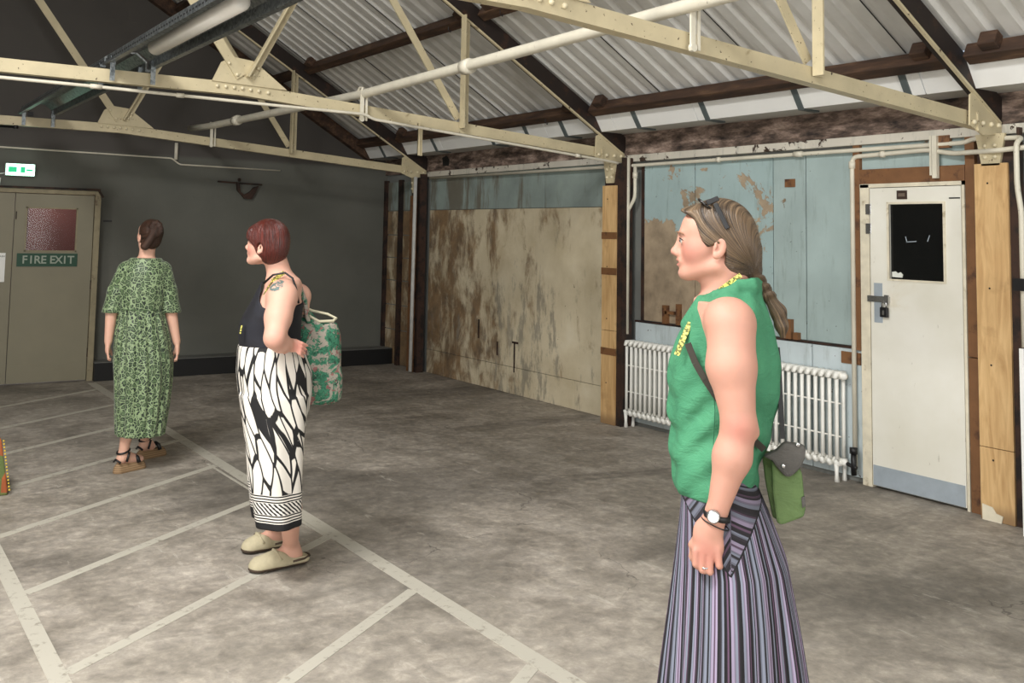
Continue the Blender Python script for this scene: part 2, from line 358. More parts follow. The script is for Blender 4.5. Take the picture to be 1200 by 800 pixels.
pl = obj('padlock', MB().box(XW-.09, XW-.068, 3.872, 3.925, 1.12, 1.185), m_rubber, d2, bevel=.004)
obj('shackle', MB().tube([(XW-.08, 3.884, 1.18), (XW-.08, 3.884, 1.21), (XW-.08, 3.9, 1.222), (XW-.08, 3.914, 1.21), (XW-.08, 3.914, 1.18)], .005, 8), m_chrome, pl, True)
obj('keyhole_cover', MB().box(XW-.092, XW-.089, 3.892, 3.905, 1.135, 1.165), m_chrome, pl)
pq = obj('number_plaque', MB().box(XW-.062, XW-.055, 3.74, 3.81, 1.893, 1.95), simple('plaque_brown', hx(58, 42, 34), .5), d2)
obj('plaque_insert', MB().box(XW-.064, XW-.061, 3.752, 3.798, 1.91, 1.932), simple('plaque_face', hx(112, 98, 86), .5), pq)
obj('paper_scrap', MB().prism([(3.86, 1.385), (3.79, 1.383), (3.785, 1.402), (3.80, 1.418), (3.82, 1.41), (3.835, 1.422), (3.86, 1.418)], 0, XW-.046, XW-.041), m_signtext, d2)
for a, b, c_, dd in ((3.69, 3.76, 1.62, 1.615), (3.755, 3.765, 1.612, 1.65), (3.6, 3.615, 1.66, 1.62)):
    obj('painted_glint', MB().bar((XW-.0405, a, c_), (XW-.0405, b, dd), .003, .005), m_kick, d2)  # pale strokes painted on the dark pane for its reflections
for z in (1.83, 1.70): obj('hinge', MB().box(XW-.062, XW-.05, 4.0, 4.04, z-.035, z+.035), m_chrome, d2, bevel=.002)
obj('door_closer_slot', MB().box(XW-.058, XW-.054, 3.39, 3.46, 1.89, 1.898), m_rubber, d2)
obj('jamb', MB().box(XW-.05, XW, 4.02, 4.09, 0, 2.0), m_jamb, d2, bevel=.003)
obj('jamb', MB().box(XW-.05, XW, 3.365, 3.383, 0, 2.0), m_jamb, d2)
obj('head', MB().box(XW-.05, XW, 3.365, 4.09, 1.975, 2.0), m_jamb, d2)
t3 = struct(obj('trim_3', MB().box(XW-.045, XW, 4.095, 4.145, .88, 2.27), m_brown, bevel=.003))
obj('rail', MB().box(XW-.045, XW, 3.365, 4.095, 2.0, 2.1), m_brown, t3, bevel=.003)
t4 = struct(obj('trim_4', MB().box(XW-.05, XW, 3.3, 3.36, 0, .92).box(XW-.05, XW, 3.3, 3.36, .925, 2.27), m_brown, bevel=.003))
obj('fanlight_panel', MB().box(XW-.014, XW, 3.362, 4.093, 2.102, 2.268), m_blue, t3)
ho = obj('switch_conduit', MB().box(XW-.085, XW-.055, 3.52, 3.55, 2.02, 2.29).box(XW-.08, XW-.05, 3.555, 3.57, 2.04, 2.29), m_pipe); tag(ho, 'short white vertical conduit stub hanging above the white door', 'conduit')
obj('timber_block', MB().box(XW-.06, XW-.03, 3.45, 3.52, 2.21, 2.29), m_brown, t3)

# ------------------------------------------------------------------ posts
def post(yc, yf0, yf1, xf, label, ztop=2.07, bands=(), joint=(), far=False):
    p = thing('column_post', label, 'post', (0, 0, 0))
    w_ = .19
    s = MB().box(xf+.02, XW-.06, yf0+.04, yf0+.055, 0, 2.25).box(xf+.02, xf+.035, yf0-.05, yf1-.01, 0, 2.25).box(XW-.075, XW-.06, yf0-.05, yf1, 0, 2.25).box(xf+.022, XW-.06, yf0-.06, yf0-.045, 0, 2.3)
    obj('steel_stanchion', s, m_darkbrown, p)
    js = [0]+list(joint)+[ztop]
    for a, b in zip(js[:-1], js[1:]):
        bo = obj('ply_board', MB().box(xf, xf+.018, yf0, yf1, a+.002, b-.002), m_ply if not far else m_brown, p, bevel=.001)
    for z in bands: obj('timber_packer', MB().box(xf-.004, xf+.01, yf0-.004, yf1+.004, z-.03, z+.03), m_brown, p)
    for z in (.35, .9, 1.35, ztop-.12):
        obj('screw_head', MB().tube([(xf-.002, (yf0+yf1)/2+.02, z), (xf, (yf0+yf1)/2+.02, z)], .006, 6), m_rubber, p)
    c = obj('cap_bracket', MB().prism([(yf0+.01, 2.27), (yf1-.01, 2.27), (yf1-.045, 2.08), (yf0+.045, 2.08)], 0, xf+.0, xf+.02), m_cream, p)
    for dy in (-.03, .03):
        for z in (2.13, 2.2): obj('bolt', MB().sphere((xf-.002, (yf0+yf1)/2+dy, z), .014, 8), m_bolt, c, True)
    return p
post(3.16, 3.065, 3.262, 5.83, 'plywood-faced post right of the white door', 2.095, joint=(.42,))
post(6.45, 6.36, 6.535, 5.75, 'plywood-faced post between stained plaster wall and radiator', 2.06, bands=(1.62, 1.31, .62), joint=(.8,))
post(9.85, 9.84, 9.98, 5.78, 'dark post in the far corner bay', 2.05, far=True)
tg = obj('torn_foam', MB().prism([(3.25, .0), (3.14, .0), (3.13, .04), (3.17, .05), (3.19, .08), (3.25, .09)], 0, 5.822, 5.8295), m_jamb); tag(tg, 'torn pale scrap at the foot of the plywood-faced post by the white door', 'scrap')

# ------------------------------------------------------------------ radiator: 38 cast-iron sections
rad = thing('radiator', 'long white cast-iron column radiator under the peeling blue wall', 'radiator', (5.85, 5.25, 0))
PITCH, NS = .0556, 38
y0 = -(NS-1)/2*PITCH
sec = MB()
for dx in (-.036, .036): sec.tube([(dx, 0, .15), (dx, 0, .35), (dx, 0, .5), (dx, 0, .68)], [.0135, .0125, .0125, .0135], 8)
sec.tube([(-.058, 0, .685), (-.045, 0, .712), (.045, 0, .712), (.058, 0, .685)], [.012, .021, .021, .012], 8)
sec.tube([(-.058, 0, .145), (-.045, 0, .118), (.045, 0, .118), (.058, 0, .145)], [.012, .021, .021, .012], 8)
for z in (.70, .13): sec.tube([(0, -PITCH/2, z), (0, PITCH/2, z)], .024, 10, False)
for z in (.3, .52): sec.tube([(-.03, -PITCH/2, z), (-.03, PITCH/2, z)], .006, 6, False)
s0 = obj('radiator_section', sec, m_rad, rad, True, loc=(0, y0, 0))
for i in range(1, NS): copyo(s0, rad, (0, y0+i*PITCH, 0))
for yy in (y0, -y0, y0+10*PITCH, y0+27*PITCH):
    obj('foot', MB().tube([(-.04, yy, .0), (-.042, yy, .05), (-.045, yy, .12)], [.018, .012, .016], 8).tube([(.04, yy, .0), (.042, yy, .05), (.045, yy, .12)], [.018, .012, .016], 8), m_rad, rad, True)
for z in (.70, .13): obj('end_plug', MB().tube([(0, y0-.05, z), (0, y0-.028, z)], .02, 10).sphere((0, y0-.03, z), .026, 10), m_rad, rad, True)
vb = obj('valve', MB().tube([(0, y0-.12, .11), (0, y0-.03, .13)], .014, 8).tube([(0, y0-.1, .06), (0, y0-.1, .2)], .018, 8).tube([(0, y0-.1, .2), (0, y0-.1, .24)], .026, 8), m_rubber, rad, True)
obj('valve', MB().tube([(-.01, -y0+.02, .7), (-.01, -y0+.09, .72)], .014, 8).tube([(-.01, -y0+.07, .7), (-.01, -y0+.07, .8)], .017, 8).box(-.03, .01, -y0+.04, -y0+.12, .8, .81), m_rubber, rad)

# ------------------------------------------------------------------ pipes on the right wall
def pipe(name, pts, r, mat, label, cat='pipe', clips=(), parent=None):
    # round the corners
    q = [V3(pts[0])]
    for i in range(1, len(pts)-1):
        a, b, c_ = V3(pts[i-1]), V3(pts[i]), V3(pts[i+1]); k = min(3*r, np.linalg.norm(b-a)*.45, np.linalg.norm(c_-b)*.45)
        u = (a-b)/np.linalg.norm(a-b); w_ = (c_-b)/np.linalg.norm(c_-b)
        for s_ in (0, .25, .5, .75, 1): q.append((1-s_)**2*(b+u*k)+2*s_*(1-s_)*b+s_*s_*(b+w_*k))
    q.append(V3(pts[-1])); o = obj(name, MB().tube(q, r, 10), mat, parent, True)
    if label: tag(o, label, cat)
    for p0, p1 in clips: obj('coupling', MB().tube([p0, p1], r*1.45, 10), mat, o, True)
    return o
pipe('wall_pipe', [(5.88, 9.7, 2.25), (5.88, 6.34, 2.235), (5.9, 6.2, 2.235), (5.9, 3.36, 2.235), (5.9, 3.3, 2.255), (5.85, 3.08, 2.24), (5.83, 2.975, 2.235), (5.76, 2.975, 2.2), (5.76, 2.975, 1.95), (5.76, 2.955, 1.8), (5.76, 2.955, 1.03)], .015, m_pipe,
     'long white pipe run along the wall head, dropping past the plywood post', clips=[((5.9, 5.35, 2.235), (5.9, 5.32, 2.235)), ((5.9, 4.62, 2.235), (5.9, 4.55, 2.235))])
pipe('wall_pipe', [(5.9, 4.145, .11), (5.9, 4.145, 2.19), (5.9, 3.6, 2.205), (5.88, 3.42, 2.17), (5.8, 3.1, 2.165), (5.78, 2.6, 2.19)], .0155, m_pipe,
     'white pipe rising from the radiator valve and crossing above the white door', clips=[((5.9, 4.145, 2.11), (5.9, 4.145, 2.16)), ((5.9, 3.93, 2.195), (5.9, 3.90, 2.196))])
pipe('heating_pipe', [(5.84, 6.31, 2.3), (5.84, 6.315, .78)], .021, m_pipe, 'thick white vertical pipe beside the ply post down to the radiator')
pipe('heating_pipe', [(5.85, 6.23, 2.22), (5.85, 6.23, 1.95), (5.85, 6.33, 1.82), (5.82, 6.35, .82)], .015, m_pipe, 'thin white pipe with a kink above the left end of the radiator', clips=[((5.85, 6.23, 2.12), (5.85, 6.23, 2.17))])
pipe('drop_pipe', [(5.72, 9.76, 2.26), (5.72, 9.78, .02)], .022, simple('pale_grey_pipe', hx(200, 200, 196), .4, bump=0), 'pale vertical pipe in the far corner bay')
cu = thing('metal_cupboard', 'grey metal cupboard at the right edge beyond the ply post', 'cupboard', (5.72, 2.7, 0))
obj('body', MB().box(-.02, .2, -.55, .245, 0, 1.02), m_grey, cu, bevel=.004)
obj('edge_trim', MB().box(-.032, -.021, .225, .25, 0, 1.03), m_eave, cu, bevel=.002)
obj('socket_box', MB().box(5.72, 5.74, 2.93, 2.99, 1.35, 1.42), m_rubber, None); tag(bpy.data.objects['socket_box'], 'small black clip box on the pipe at the right edge', 'box')
# ------------------------------------------------------------------ end wall, fire doors
DX0, DX1, DZ = .70, 2.335, 1.93
we = struct(obj('wall_end', MB().box(XL, DX0, YE, YE+.2, 0, 2.33).box(DX1, XW, YE, YE+.2, 0, 2.33).box(DX0, DX1, YE, YE+.2, DZ, 2.33).prism([(XL, 2.33), (XW, 2.33), (XW, 2.52), (.1, 5.95), (XL, 2.52)], 1, YE, YE+.2), m_endwall))
pb = struct(obj('baseboard_end', MB().box(DX1+.06, XW-.02, YE-.26, YE, 0, .185), m_black, bevel=.004))
obj('ledge_strip', MB().box(DX1+.06, XW-.02, YE-.255, YE, .186, .192), simple('ledge_grey', hx(110, 110, 106), .6), pb)
wl = struct(obj('wall_left', MB().box(XL-.2, XL, YB0, YE+.2, 0, .9).box(XL-.2, XL, YB0, YE+.2, 2.6, 2.75).box(XL-.2, XL, 3.1, YE+.2, .9, 2.6).box(XL-.2, XL, -1.25, -1.35, .9, 2.6).box(XL-.2, XL, YB0, -3.45, .9, 2.6), m_plain))
wb = struct(obj('wall_back', MB().box(XL, XW, YB0-.2, YB0, 0, .9).box(XL, -.6, YB0-.2, YB0, .9, 2.6).box(4.6, XW, YB0-.2, YB0, .9, 2.6).prism([(XL, 2.6), (XW, 2.6), (.1, 5.9)], 1, YB0-.2, YB0), m_plain))
# corridor behind the fire doors
box('wall_corridor', (.2, 1.93, YE+1.6, YE+1.7, 0, 2.6), m_corr)['kind'] = 'structure'
box('wall_corridor', (1.93, 4.5, YE+1.3, YE+1.7, 0, 2.6), m_redbrick)['kind'] = 'structure'
area('corridor_lamp', (2.0, YE+.7, 2.5), (.6, .3), 9, (0, 0, 0), (1, .95, .9))
d1 = struct(obj('door_1', MB().box(DX1, DX1+.06, YE-.2, YE+.02, 0, DZ+.045).box(DX0-.06, DX0, YE-.2, YE+.02, 0, DZ+.045).box(DX0, DX1, YE-.2, YE+.02, DZ, DZ+.045), m_fireframe, bevel=.003))
yd = YE-.185
def leaf(x0, x1, g0, g1, z0, z1):
    l = obj('door_leaf', MB().box(x0, g0, yd, yd+.045, .015, DZ-.006).box(g1, x1, yd, yd+.045, .015, DZ-.006).box(g0, g1, yd, yd+.045, .015, z0).box(g0, g1, yd, yd+.045, z1, DZ-.006), m_firedoor, d1)
    obj('glass_pane', MB().box(g0, g1, yd+.018, yd+.024, z0, z1), m_glass, l)
    b = .014
    obj('glazing_bead', MB().box(g0, g0+b, yd-.006, yd+.01, z0, z1).box(g1-b, g1, yd-.006, yd+.01, z0, z1).box(g0, g1, yd-.006, yd+.01, z0, z0+b).box(g0, g1, yd-.006, yd+.01, z1-b, z1), m_fireframe, l)
    return l
l2 = leaf(1.562, 2.328, 1.665, 2.17, 1.335, 1.79)
l1 = leaf(.71, 1.554, .86, 1.385, 1.335, 1.79)
obj('kick_board', MB().box(1.575, 2.30, yd-.003, yd, .03, .19), m_firedoor, l2)
obj('hinge', MB().box(1.57, 1.58, yd-.006, yd, 1.66, 1.74), m_darkbrown, l2)
for z in (.25, .95): obj('hinge', MB().box(2.326, 2.34, yd-.008, yd, z, z+.09), m_darkbrown, l2)
pp_ = obj('push_plate', MB().box(1.43, 1.495, yd-.005, yd, 1.03, 1.32), m_eave, l1)
def text(name, s, size, loc, mat, parent, rot=(PI/2, 0, 0), ext=.001, bold=0):
    cu_ = bpy.data.curves.new(name, 'FONT'); cu_.body = s; cu_.size = size; cu_.extrude = ext; cu_.align_x = 'CENTER'; cu_.align_y = 'CENTER'; cu_.offset = bold
    o = bpy.data.objects.new(name+'_tmp', cu_); C.objects.link(o); dg = bpy.context.evaluated_depsgraph_get(); me = bpy.data.meshes.new_from_object(o.evaluated_get(dg))
    bpy.data.objects.remove(o); me.materials.clear(); me.materials.append(mat)
    q = bpy.data.objects.new(name, me); C.objects.link(q); q.location = loc; q.rotation_euler = rot; q.parent = parent; return q
tx = text('word', 'PUSH', .024, (1.462, yd-.0065, 1.285), m_rubber, pp_)
fs = obj('fire_exit_sign', MB().box(1.6, 2.185, yd-.010, yd-.002, 1.185, 1.318), m_green); tag(fs, 'dark green FIRE EXIT sign on the closed drab door', 'sign')
m_st = simple('sign_grey_text', hx(150, 160, 146), .5, var=.03, bump=0)
for k_, (wd_, xx_) in enumerate((('FIRE', 1.765), ('EXIT', 2.03))):
    for i_, ch in enumerate(wd_): text('letter', ch, .112, (xx_+(i_-1.5)*.06+(0, .012)[ch == 'I']*0, yd-.0125, 1.25), m_st, fs, bold=.002)
obj('broken_architrave', MB().bar((1.3, YE-.215, DZ+.055), (2.38, YE-.215, DZ+.06), .02, .02).bar((2.36, YE-.22, DZ+.06), (2.41, YE-.22, DZ-.02), .02, .02), m_darkbrown, d1)
# lit exit sign
es = thing('exit_light', 'lit green and white emergency exit light above the fire doors', 'sign', (1.61, YE, 2.17))
obj('housing', MB().box(-.14, .14, -.05, 0, -.062, .062), m_eave, es)
obj('lit_panel', MB().box(-.135, .135, -.062, -.051, -.057, .057), m_exit, es)
obj('pictogram', MB().box(-.115, -.035, -.065, -.063, -.028, .028).box(.0, .045, -.065, -.063, -.03, .03).box(.055, .115, -.065, -.063, -.012, .008), m_exitg, es)
pipe('sign_cable', [(1.47, YE-.02, 2.13), (1.40, YE-.02, 2.12), (1.36, YE-.02, 2.0), (1.42, YE-.02, 1.96), (1.43, YE-.02, 2.08)], .006, m_eave, 'looped white cable beside the lit exit light', 'cable')
pipe('wall_conduit', [(-1, YE-.012, 2.41), (3.18, YE-.012, 2.385), (3.27, YE-.012, 2.32), (4.48, YE-.012, 2.315)], .009, m_pipe, 'thin conduit running across the dark end wall', 'conduit')
pipe('wall_conduit', [(3.22, YE-.03, 2.56), (3.22, YE-.03, 2.37)], .02, m_pipe, 'short thick conduit dropping from tie to the end wall conduit', 'conduit')
br = thing('wall_bracket', 'broken dark shelf bracket high on the grey end wall', 'bracket', (4.0, YE, 2.15))
obj('shelf_rail', MB().bar((-.28, -.02, .0), (.25, -.02, -.015), .03, .018), m_darkbrown, br)
obj('torn_arm', MB().prism([(-.07, 0), (-.06, -.09), (.0, -.15), (.03, -.185), (.12, -.19), (.16, -.12), (.2, -.03), (.14, -.05), (.1, -.1), (.03, -.14), (-.02, -.11), (-.035, 0)], 1, -.06, -.03), m_darkbrown, br)
obj('knob', MB().sphere((-.03, -.03, .03), .022), m_darkbrown, br)
bs = box('wall_slot', (2.47, 2.56, YE-.006, YE-.0005, 1.655, 1.675), m_rubber); tag(bs, 'small black slot on the end wall right of the fire doors', 'vent')
dm = obj('wall_hook', MB().box(1.64, 1.68, YE-.02, YE-.0005, 2.79, 2.85).box(1.66, 1.71, YE-.02, YE-.0005, 2.74, 2.78), m_rubber); tag(dm, 'small black hook high on the end wall near the light trough', 'hook')
# ------------------------------------------------------------------ roof
SL = .584; nrm = math.sqrt(1+SL*SL)
def rz(x, a=5.98): return a-SL*x if x >= .1 else a-SL*.1-SL*(.1-x)
ceil = thing('ceiling', None, None); struct(ceil)
def roof_sheet(y0, x0, x1, right=True, a=5.98):
    mb = MB(); per = .175; d = .034; prof = []
    for i in range(6):
        b = y0+i*per; prof += [(b, 0), (b+.085, 0), (b+.108, 1), (b+.152, 1)]
    prof.append((y0+6*per+.012, 0))
    vs = []
    for x in (x0, x1):
        for (yy, t) in prof:
            s = 1 if right else -1
            vs.append((x+s*t*d*SL/nrm, yy, rz(x, a)+t*d/nrm))
    n_ = len(prof); mb.add(vs, [(i, i+1, n_+i+1, n_+i) for i in range(n_-1)])
    return mb
y = YE-.02-6*.175; first = None; k = 0
while y > YB0-.5:
    rs = obj('roof_sheet', roof_sheet(y, .1, 5.56, a=5.985+.004*(k % 2)), m_sheet, ceil)
    obj('roof_sheet', roof_sheet(y, .1, -5.9, False, 5.985+.004*(k % 2)), m_sheet, ceil)
    if k % 1 == 0: obj('lap_seam', MB().bar((.2, y+.004, rz(.2)-.001), (5.5, y+.004, rz(5.5)-.001), .006, .004), m_rubber, ceil)
    y -= 6*.175; k += 1
# purlins: one length per bay
YT = (9.85, 6.45, 3.16, -.14, -3.4)
bays = [(9.91, YE), (6.51, 9.79), (3.22, 6.39), (-.08, 3.10), (-3.34, -.2)]
u_ = np.array([1, 0, -SL])/nrm; n_ = np.array([SL, 0, 1])/nrm
for xb in (5.5, 4.34, 3.16, 1.98, .8):
    for (a, b) in bays:
        zc = rz(xb, 5.915)
        j = random.uniform(-.006, .006)
        obj('purlin', MB().bar((xb+j, a, zc+j), (xb, b, zc), .085, .095, n_), m_timber, ceil, bevel=.006)
        for yy in (a+.13, b-.16):
            if yy < YE-.3: obj('purlin_cleat', MB().bar((xb-.09, yy, rz(xb-.09, 5.93)), (xb-.03, yy, rz(xb-.03, 5.93)), .1, .09, n_), m_timber, ceil, bevel=.006)
    for (a, b) in bays: obj('purlin', MB().bar((.2-xb, a, rz(xb, 5.915)), (.2-xb, b, rz(xb, 5.915)), .085, .095), m_timber, ceil)
obj('verge_rafter', MB().bar((5.7, YE-.05, rz(5.7, 5.87)), (.2, YE-.05, rz(.2, 5.87)), .09, .14), m_timber, ceil)
# eaves lining: white boards, dark straps, soffit
ye = [YB0+i*.93 for i in range(17)]
for a, b in zip(ye[:-1], ye[1:]):
    b = min(b, YE)
    if a >= YE: continue
    obj('eaves_panel', MB().prism([(5.52, 2.71), (5.635, 2.522), (5.65, 2.53), (5.54, 2.715)], 1, a+.003, b-.003), m_eave, ceil)
    obj('soffit_board', MB().box(5.636, XW-.03, a+.003, b-.003, 2.522, 2.53), m_soffit, ceil)
y = 2.45
for y in (10.35, 9.15, 8.05, 7.45, 6.9, 5.95, 5.2, 4.35, 3.55, 2.72, 1.8):
    obj('eaves_strap', MB().prism([(5.505, 2.71), (5.63, 2.512), (5.8, 2.508), (5.8, 2.52), (5.636, 2.524), (5.515, 2.715)], 1, y-.022, y+.022), m_strap, ceil)
obj('ridge_beam', MB().box(.05, .15, YB0, YE, 5.7, 5.86), m_timber, ceil)
# steel hooks on the purlins
for (x, y) in ((4.3, 6.1), (4.3, 6.85), (5.46, 7.0), (5.46, 4.0)):
    z = rz(x, 5.86); obj('purlin_hook', MB().tube([(x, y, z), (x, y, z-.03), (x+.01, y-.02, z-.05), (x, y-.04, z-.035)], .004, 6), m_rubber, ceil)

# ------------------------------------------------------------------ trusses
bolt_me = None
def truss(Y, label, extra=False):
    t = thing('roof_truss', label, 'truss', (0, Y, 0))
    XC, ZT = 2.36, 2.62
    for s in (1, -1):
        X = (lambda x: x) if s == 1 else (lambda x: .2-x)
        def q(x, z, y=0): return (X(x), y, z)
        # ties are angles: upright leg and bottom leg
        tie = MB()
        e0, e1 = (XC, ZT), (5.86, 2.37); w0 = .085
        tie.add([q(XC, ZT, -.006), q(5.86, 2.37, -.006), q(5.86, 2.37-w0, -.006), q(XC, ZT-w0, -.006), q(XC, ZT, .006), q(5.86, 2.37, .006), q(5.86, 2.37-w0, .006), q(XC, ZT-w0, .006)],
                [(0,1,2,3),(7,6,5,4),(0,4,5,1),(1,5,6,2),(2,6,7,3),(3,7,4,0)])
        tie.add([q(XC, ZT-w0, .006), q(5.86, 2.37-w0, .006), q(5.86, 2.37-w0, .06), q(XC, ZT-w0, .06), q(XC, ZT-w0+.012, .006), q(5.86, 2.37-w0+.012, .006), q(5.86, 2.37-w0+.012, .06), q(XC, ZT-w0+.012, .06)],
                [(0,1,2,3),(7,6,5,4),(0,4,5,1),(1,5,6,2),(2,6,7,3),(3,7,4,0)])
        obj('side_tie', tie, m_cream, t)
        # rafter
        ra, rb = (5.93, 5.78-SL*5.93+.085), (.12, 5.78-SL*.12+.085)
        obj('rafter', MB().bar(q(*ra), q(*rb), .055, .14, (s*SL, 0, 1)), m_rafter, t, bevel=.003)
        off = -.078/nrm
        fl_ = obj('rafter_flange', MB().bar(q(ra[0]+off*SL-.0, ra[1]+off, -.026), q(rb[0]+off*SL, rb[1]+off, -.026), .02, .016, (s*SL, 0, 1)), m_cream, t)
        # vertical, diagonals
        obj('web_vertical', MB().bar(q(4.2, 2.44, -.02), q(4.2, rz(4.2, 5.80), -.02), .075, .012, (0, 1, 0)).bar(q(4.165, 2.44, -.05), q(4.165, rz(4.2, 5.80), -.05), .012, .06, (0, 1, 0)), m_cream, t)
        obj('web_diagonal', MB().bar(q(4.17, 2.52, .02), q(3.12, rz(3.12, 5.82), .02), .06, .012, (0, 1, 0)), m_cream, t)
        obj('web_strut', MB().bar(q(XC+.05, 2.66, -.02), q(3.1, rz(3.1, 5.80), -.02), .06, .012, (0, 1, 0)).bar(q(XC+.02, 2.66, -.05), q(3.07, rz(3.1, 5.80), -.05), .012, .05, (0, 1, 0)), m_cream, t)
        obj('main_strut', MB().bar(q(XC-.02, 2.66, -.025), q(.12, 5.70, -.025), .07, .012, (0, 1, 0)), m_cream, t)
        g = obj('gusset_plate', MB().prism([(X(2.14), 2.615), (X(2.2), 2.75), (X(2.28), 2.795), (X(2.44), 2.78), (X(2.69), 2.60)], 1, -.018, -.007), m_cream, t)
        for bx in (2.18, 2.24, 2.3, 2.36, 2.42, 2.48, 2.55): obj('rivet', MB().sphere(q(bx, 2.583-max(0, bx-2.36)*.07, -.012), .014, 8), m_bolt, t, True)
        for (bx, bz) in ((2.31, 2.67), (2.25, 2.745), (2.43, 2.68), (2.46, 2.73)): obj('rivet', MB().sphere(q(bx, bz, -.034), .013, 8), m_bolt, g, True)
        # heel plate
        h_ = obj('heel_plate', MB().prism([(X(5.56), 2.30), (X(5.57), 2.48), (X(5.61), 2.50), (X(5.9), 2.345), (X(5.9), 2.27), (X(5.7), 2.25)], 1, -.03, -.02), m_cream, t)
        for bx in (5.60, 5.69, 5.78, 5.86): obj('rivet', MB().sphere(q(bx, 2.32, -.034), .016, 8), m_bolt, h_, True)
        obj('stiffener', MB().box(min(X(5.63), X(5.645)), max(X(5.63), X(5.645)), -.04, -.02, 2.27, 2.38), m_cream, h_)
        for bz in (2.47, 2.54, 3.2): obj('rivet', MB().sphere(q(4.2, bz, -.032), .013, 8), m_bolt, t, True)
    obj('centre_tie', MB().box(.2-XC, XC, -.006, .006, ZT-.085, ZT).box(.2-XC, XC, .006, .06, ZT-.085, ZT-.073), m_cream, t)
    return t
truss(9.85, 'farthest cream steel roof truss in front of the grey end wall')
truss(6.45, 'middle cream steel roof truss landing on the post left of the radiator')
truss(3.16, 'nearest cream steel roof truss landing above the white door')
truss(-.14, 'cream steel roof truss directly over the viewer'); truss(-3.4, 'rearmost cream steel roof truss behind the viewer')
hb = obj('hanging_bar', MB().box(3.775, 3.815, 6.42, 6.43, 2.2, 2.45).box(3.775, 3.782, 6.4, 6.43, 2.2, 2.45), m_cream); tag(hb, 'short slotted cream bar hanging from the middle truss tie', 'bar')
# big service pipe lying over the ties
bp = pipe('service_pipe', [(3.27, YE-.35, 2.70), (3.27, 9.85, 2.672), (3.30, 6.45, 2.632), (3.26, 3.16, 2.668), (3.2, -3, 2.72)], .034, m_pipe, 'thick white service pipe running lengthwise over the truss ties',
          clips=[((3.29, 5.05, 2.645), (3.29, 4.97, 2.646)), ((3.27, 9.1, 2.663), (3.27, 9.0, 2.662))])
for (y, z) in ((9.85, 2.66), (6.45, 2.63), (3.16, 2.665)):
    h_ = obj('pipe_hanger', MB().box(3.265, 3.295, y-.045, y-.035, z-.2, z+.03).box(3.31, 3.325, y-.045, y-.035, z-.2, z+.0).tube([(3.28, y-.05, z-.19), (3.28, y-.03, z-.19)], .02, 8).tube([(3.28, y-.04, z-.02), (3.28, y-.04, z+.045), (3.28, y, z+.05), (3.28, y+.04, z+.02)], .01, 6), m_pipe, bp)
pipe('tie_conduit', [(-1.0, 6.365, 2.49), (1.37, 6.365, 2.487), (2.6, 6.365, 2.475), (3.28, 6.365, 2.472), (3.36, 6.365, 2.44), (5.7, 6.365, 2.262), (5.86, 6.36, 2.24)], .011, m_pipe,
     'thin white conduit slung under the middle truss tie', 'conduit', clips=[((1.88, 6.365, 2.482), (1.93, 6.365, 2.482)), ((1.33, 6.365, 2.487), (1.4, 6.365, 2.487)), ((5.3, 6.365, 2.292), (5.35, 6.365, 2.288))])
# ------------------------------------------------------------------ light troughs
def trough(y0, y1, label, ty0, ty1, z=2.70):
    t = thing('light_trough', label, 'light', (1.6, y0, z))
    L = y1-y0
    pr = [(-.14, -.03), (-.14, .02), (-.07, .075), (.07, .075), (.14, .02), (.14, -.03), (.13, -.03), (.13, .015), (.065, .065), (-.065, .065), (-.13, .015), (-.13, -.03)]
    obj('trough', MB().prism(pr, 1, 0, L), m_galv, t)
    obj('edge_rail', MB().box(.128, .165, 0, L, -.045, -.028), m_galv, t); obj('edge_rail', MB().box(-.165, -.128, 0, L, -.045, -.028), m_galv, t)
    slots = MB()
    i = 0
    while i*.05 < L-.05: slots.box(-.1412, -.1402, i*.05+.01, i*.05+.035, -.012, .0); slots.box(.1402, .1412, i*.05+.01, i*.05+.035, -.012, 0); i += 1
    o = obj('slots', slots, m_rubber, t); o['kind'] = 'stuff'
    if ty1 > ty0:
        d = obj('tube_diffuser', MB().tube([(0, ty0-y0, -.005), (0, ty0-y0+.01, -.005), (0, ty1-y0-.01, -.005), (0, ty1-y0, -.005)], [.03, .048, .048, .03], 20), m_tube, t, True)
        obj('tube_spine', MB().box(-.02, .02, ty0-y0-.05, ty1-y0+.05, .04, .063), m_eave, d)
    for yy in (0.12, L-.12):
        for sx in (-.13, .13): obj('hanger_strap', MB().box(sx-.016, sx+.016, yy-.002, yy+.002, -.16, 0), m_galv, t)
    return t
trough(3.2, 6.52, 'galvanised light trough with a white tube before the middle truss', 4.42, 5.9)
trough(6.6, 9.95, 'empty dark galvanised light trough between the middle and far trusses', 1, 0)
trough(-.1, 3.1, 'galvanised light trough directly overhead', .4, 1.9)
pipe('black_pipe', [(-.8, 9.8, 2.48), (1.40, 9.8, 2.515)], .012, m_rubber, 'black horizontal pipe stub at upper left', 'pipe', clips=[((1.38, 9.79, 2.513), (1.42, 9.79, 2.515))])
# patterned bag at the left edge
pb_ = thing('floor_bag', 'patterned green bag with yellow stitching at the left edge', 'bag', (.78, 6.46, 0))
def bagmat():
    n = NT('green_orange_print', .8); v = n.co(); k = n.ramp(n.vor(v, 14, out='Color'), [(0, hx(60, 84, 44)), (.5, hx(96, 110, 60)), (.75, hx(170, 92, 46)), (1, hx(120, 60, 40))]); n.col(k); return n.m
obj('bag_body', MB().prism([(-.3, 0), (.20, 0), (.195, .05), (.15, .33), (.06, .42), (-.25, .42)], 1, -.09, .09), bagmat(), pb_, bevel=.01)
mb = MB()
for i in range(16):
    t = i/15; mb.sphere((.207-.046*t, -.085, .03+.29*t), .006, 6)
o = obj('yellow_stitching', mb, simple('yellow_thread', hx(220, 190, 70), .6, bump=0), pb_); o['kind'] = 'stuff'
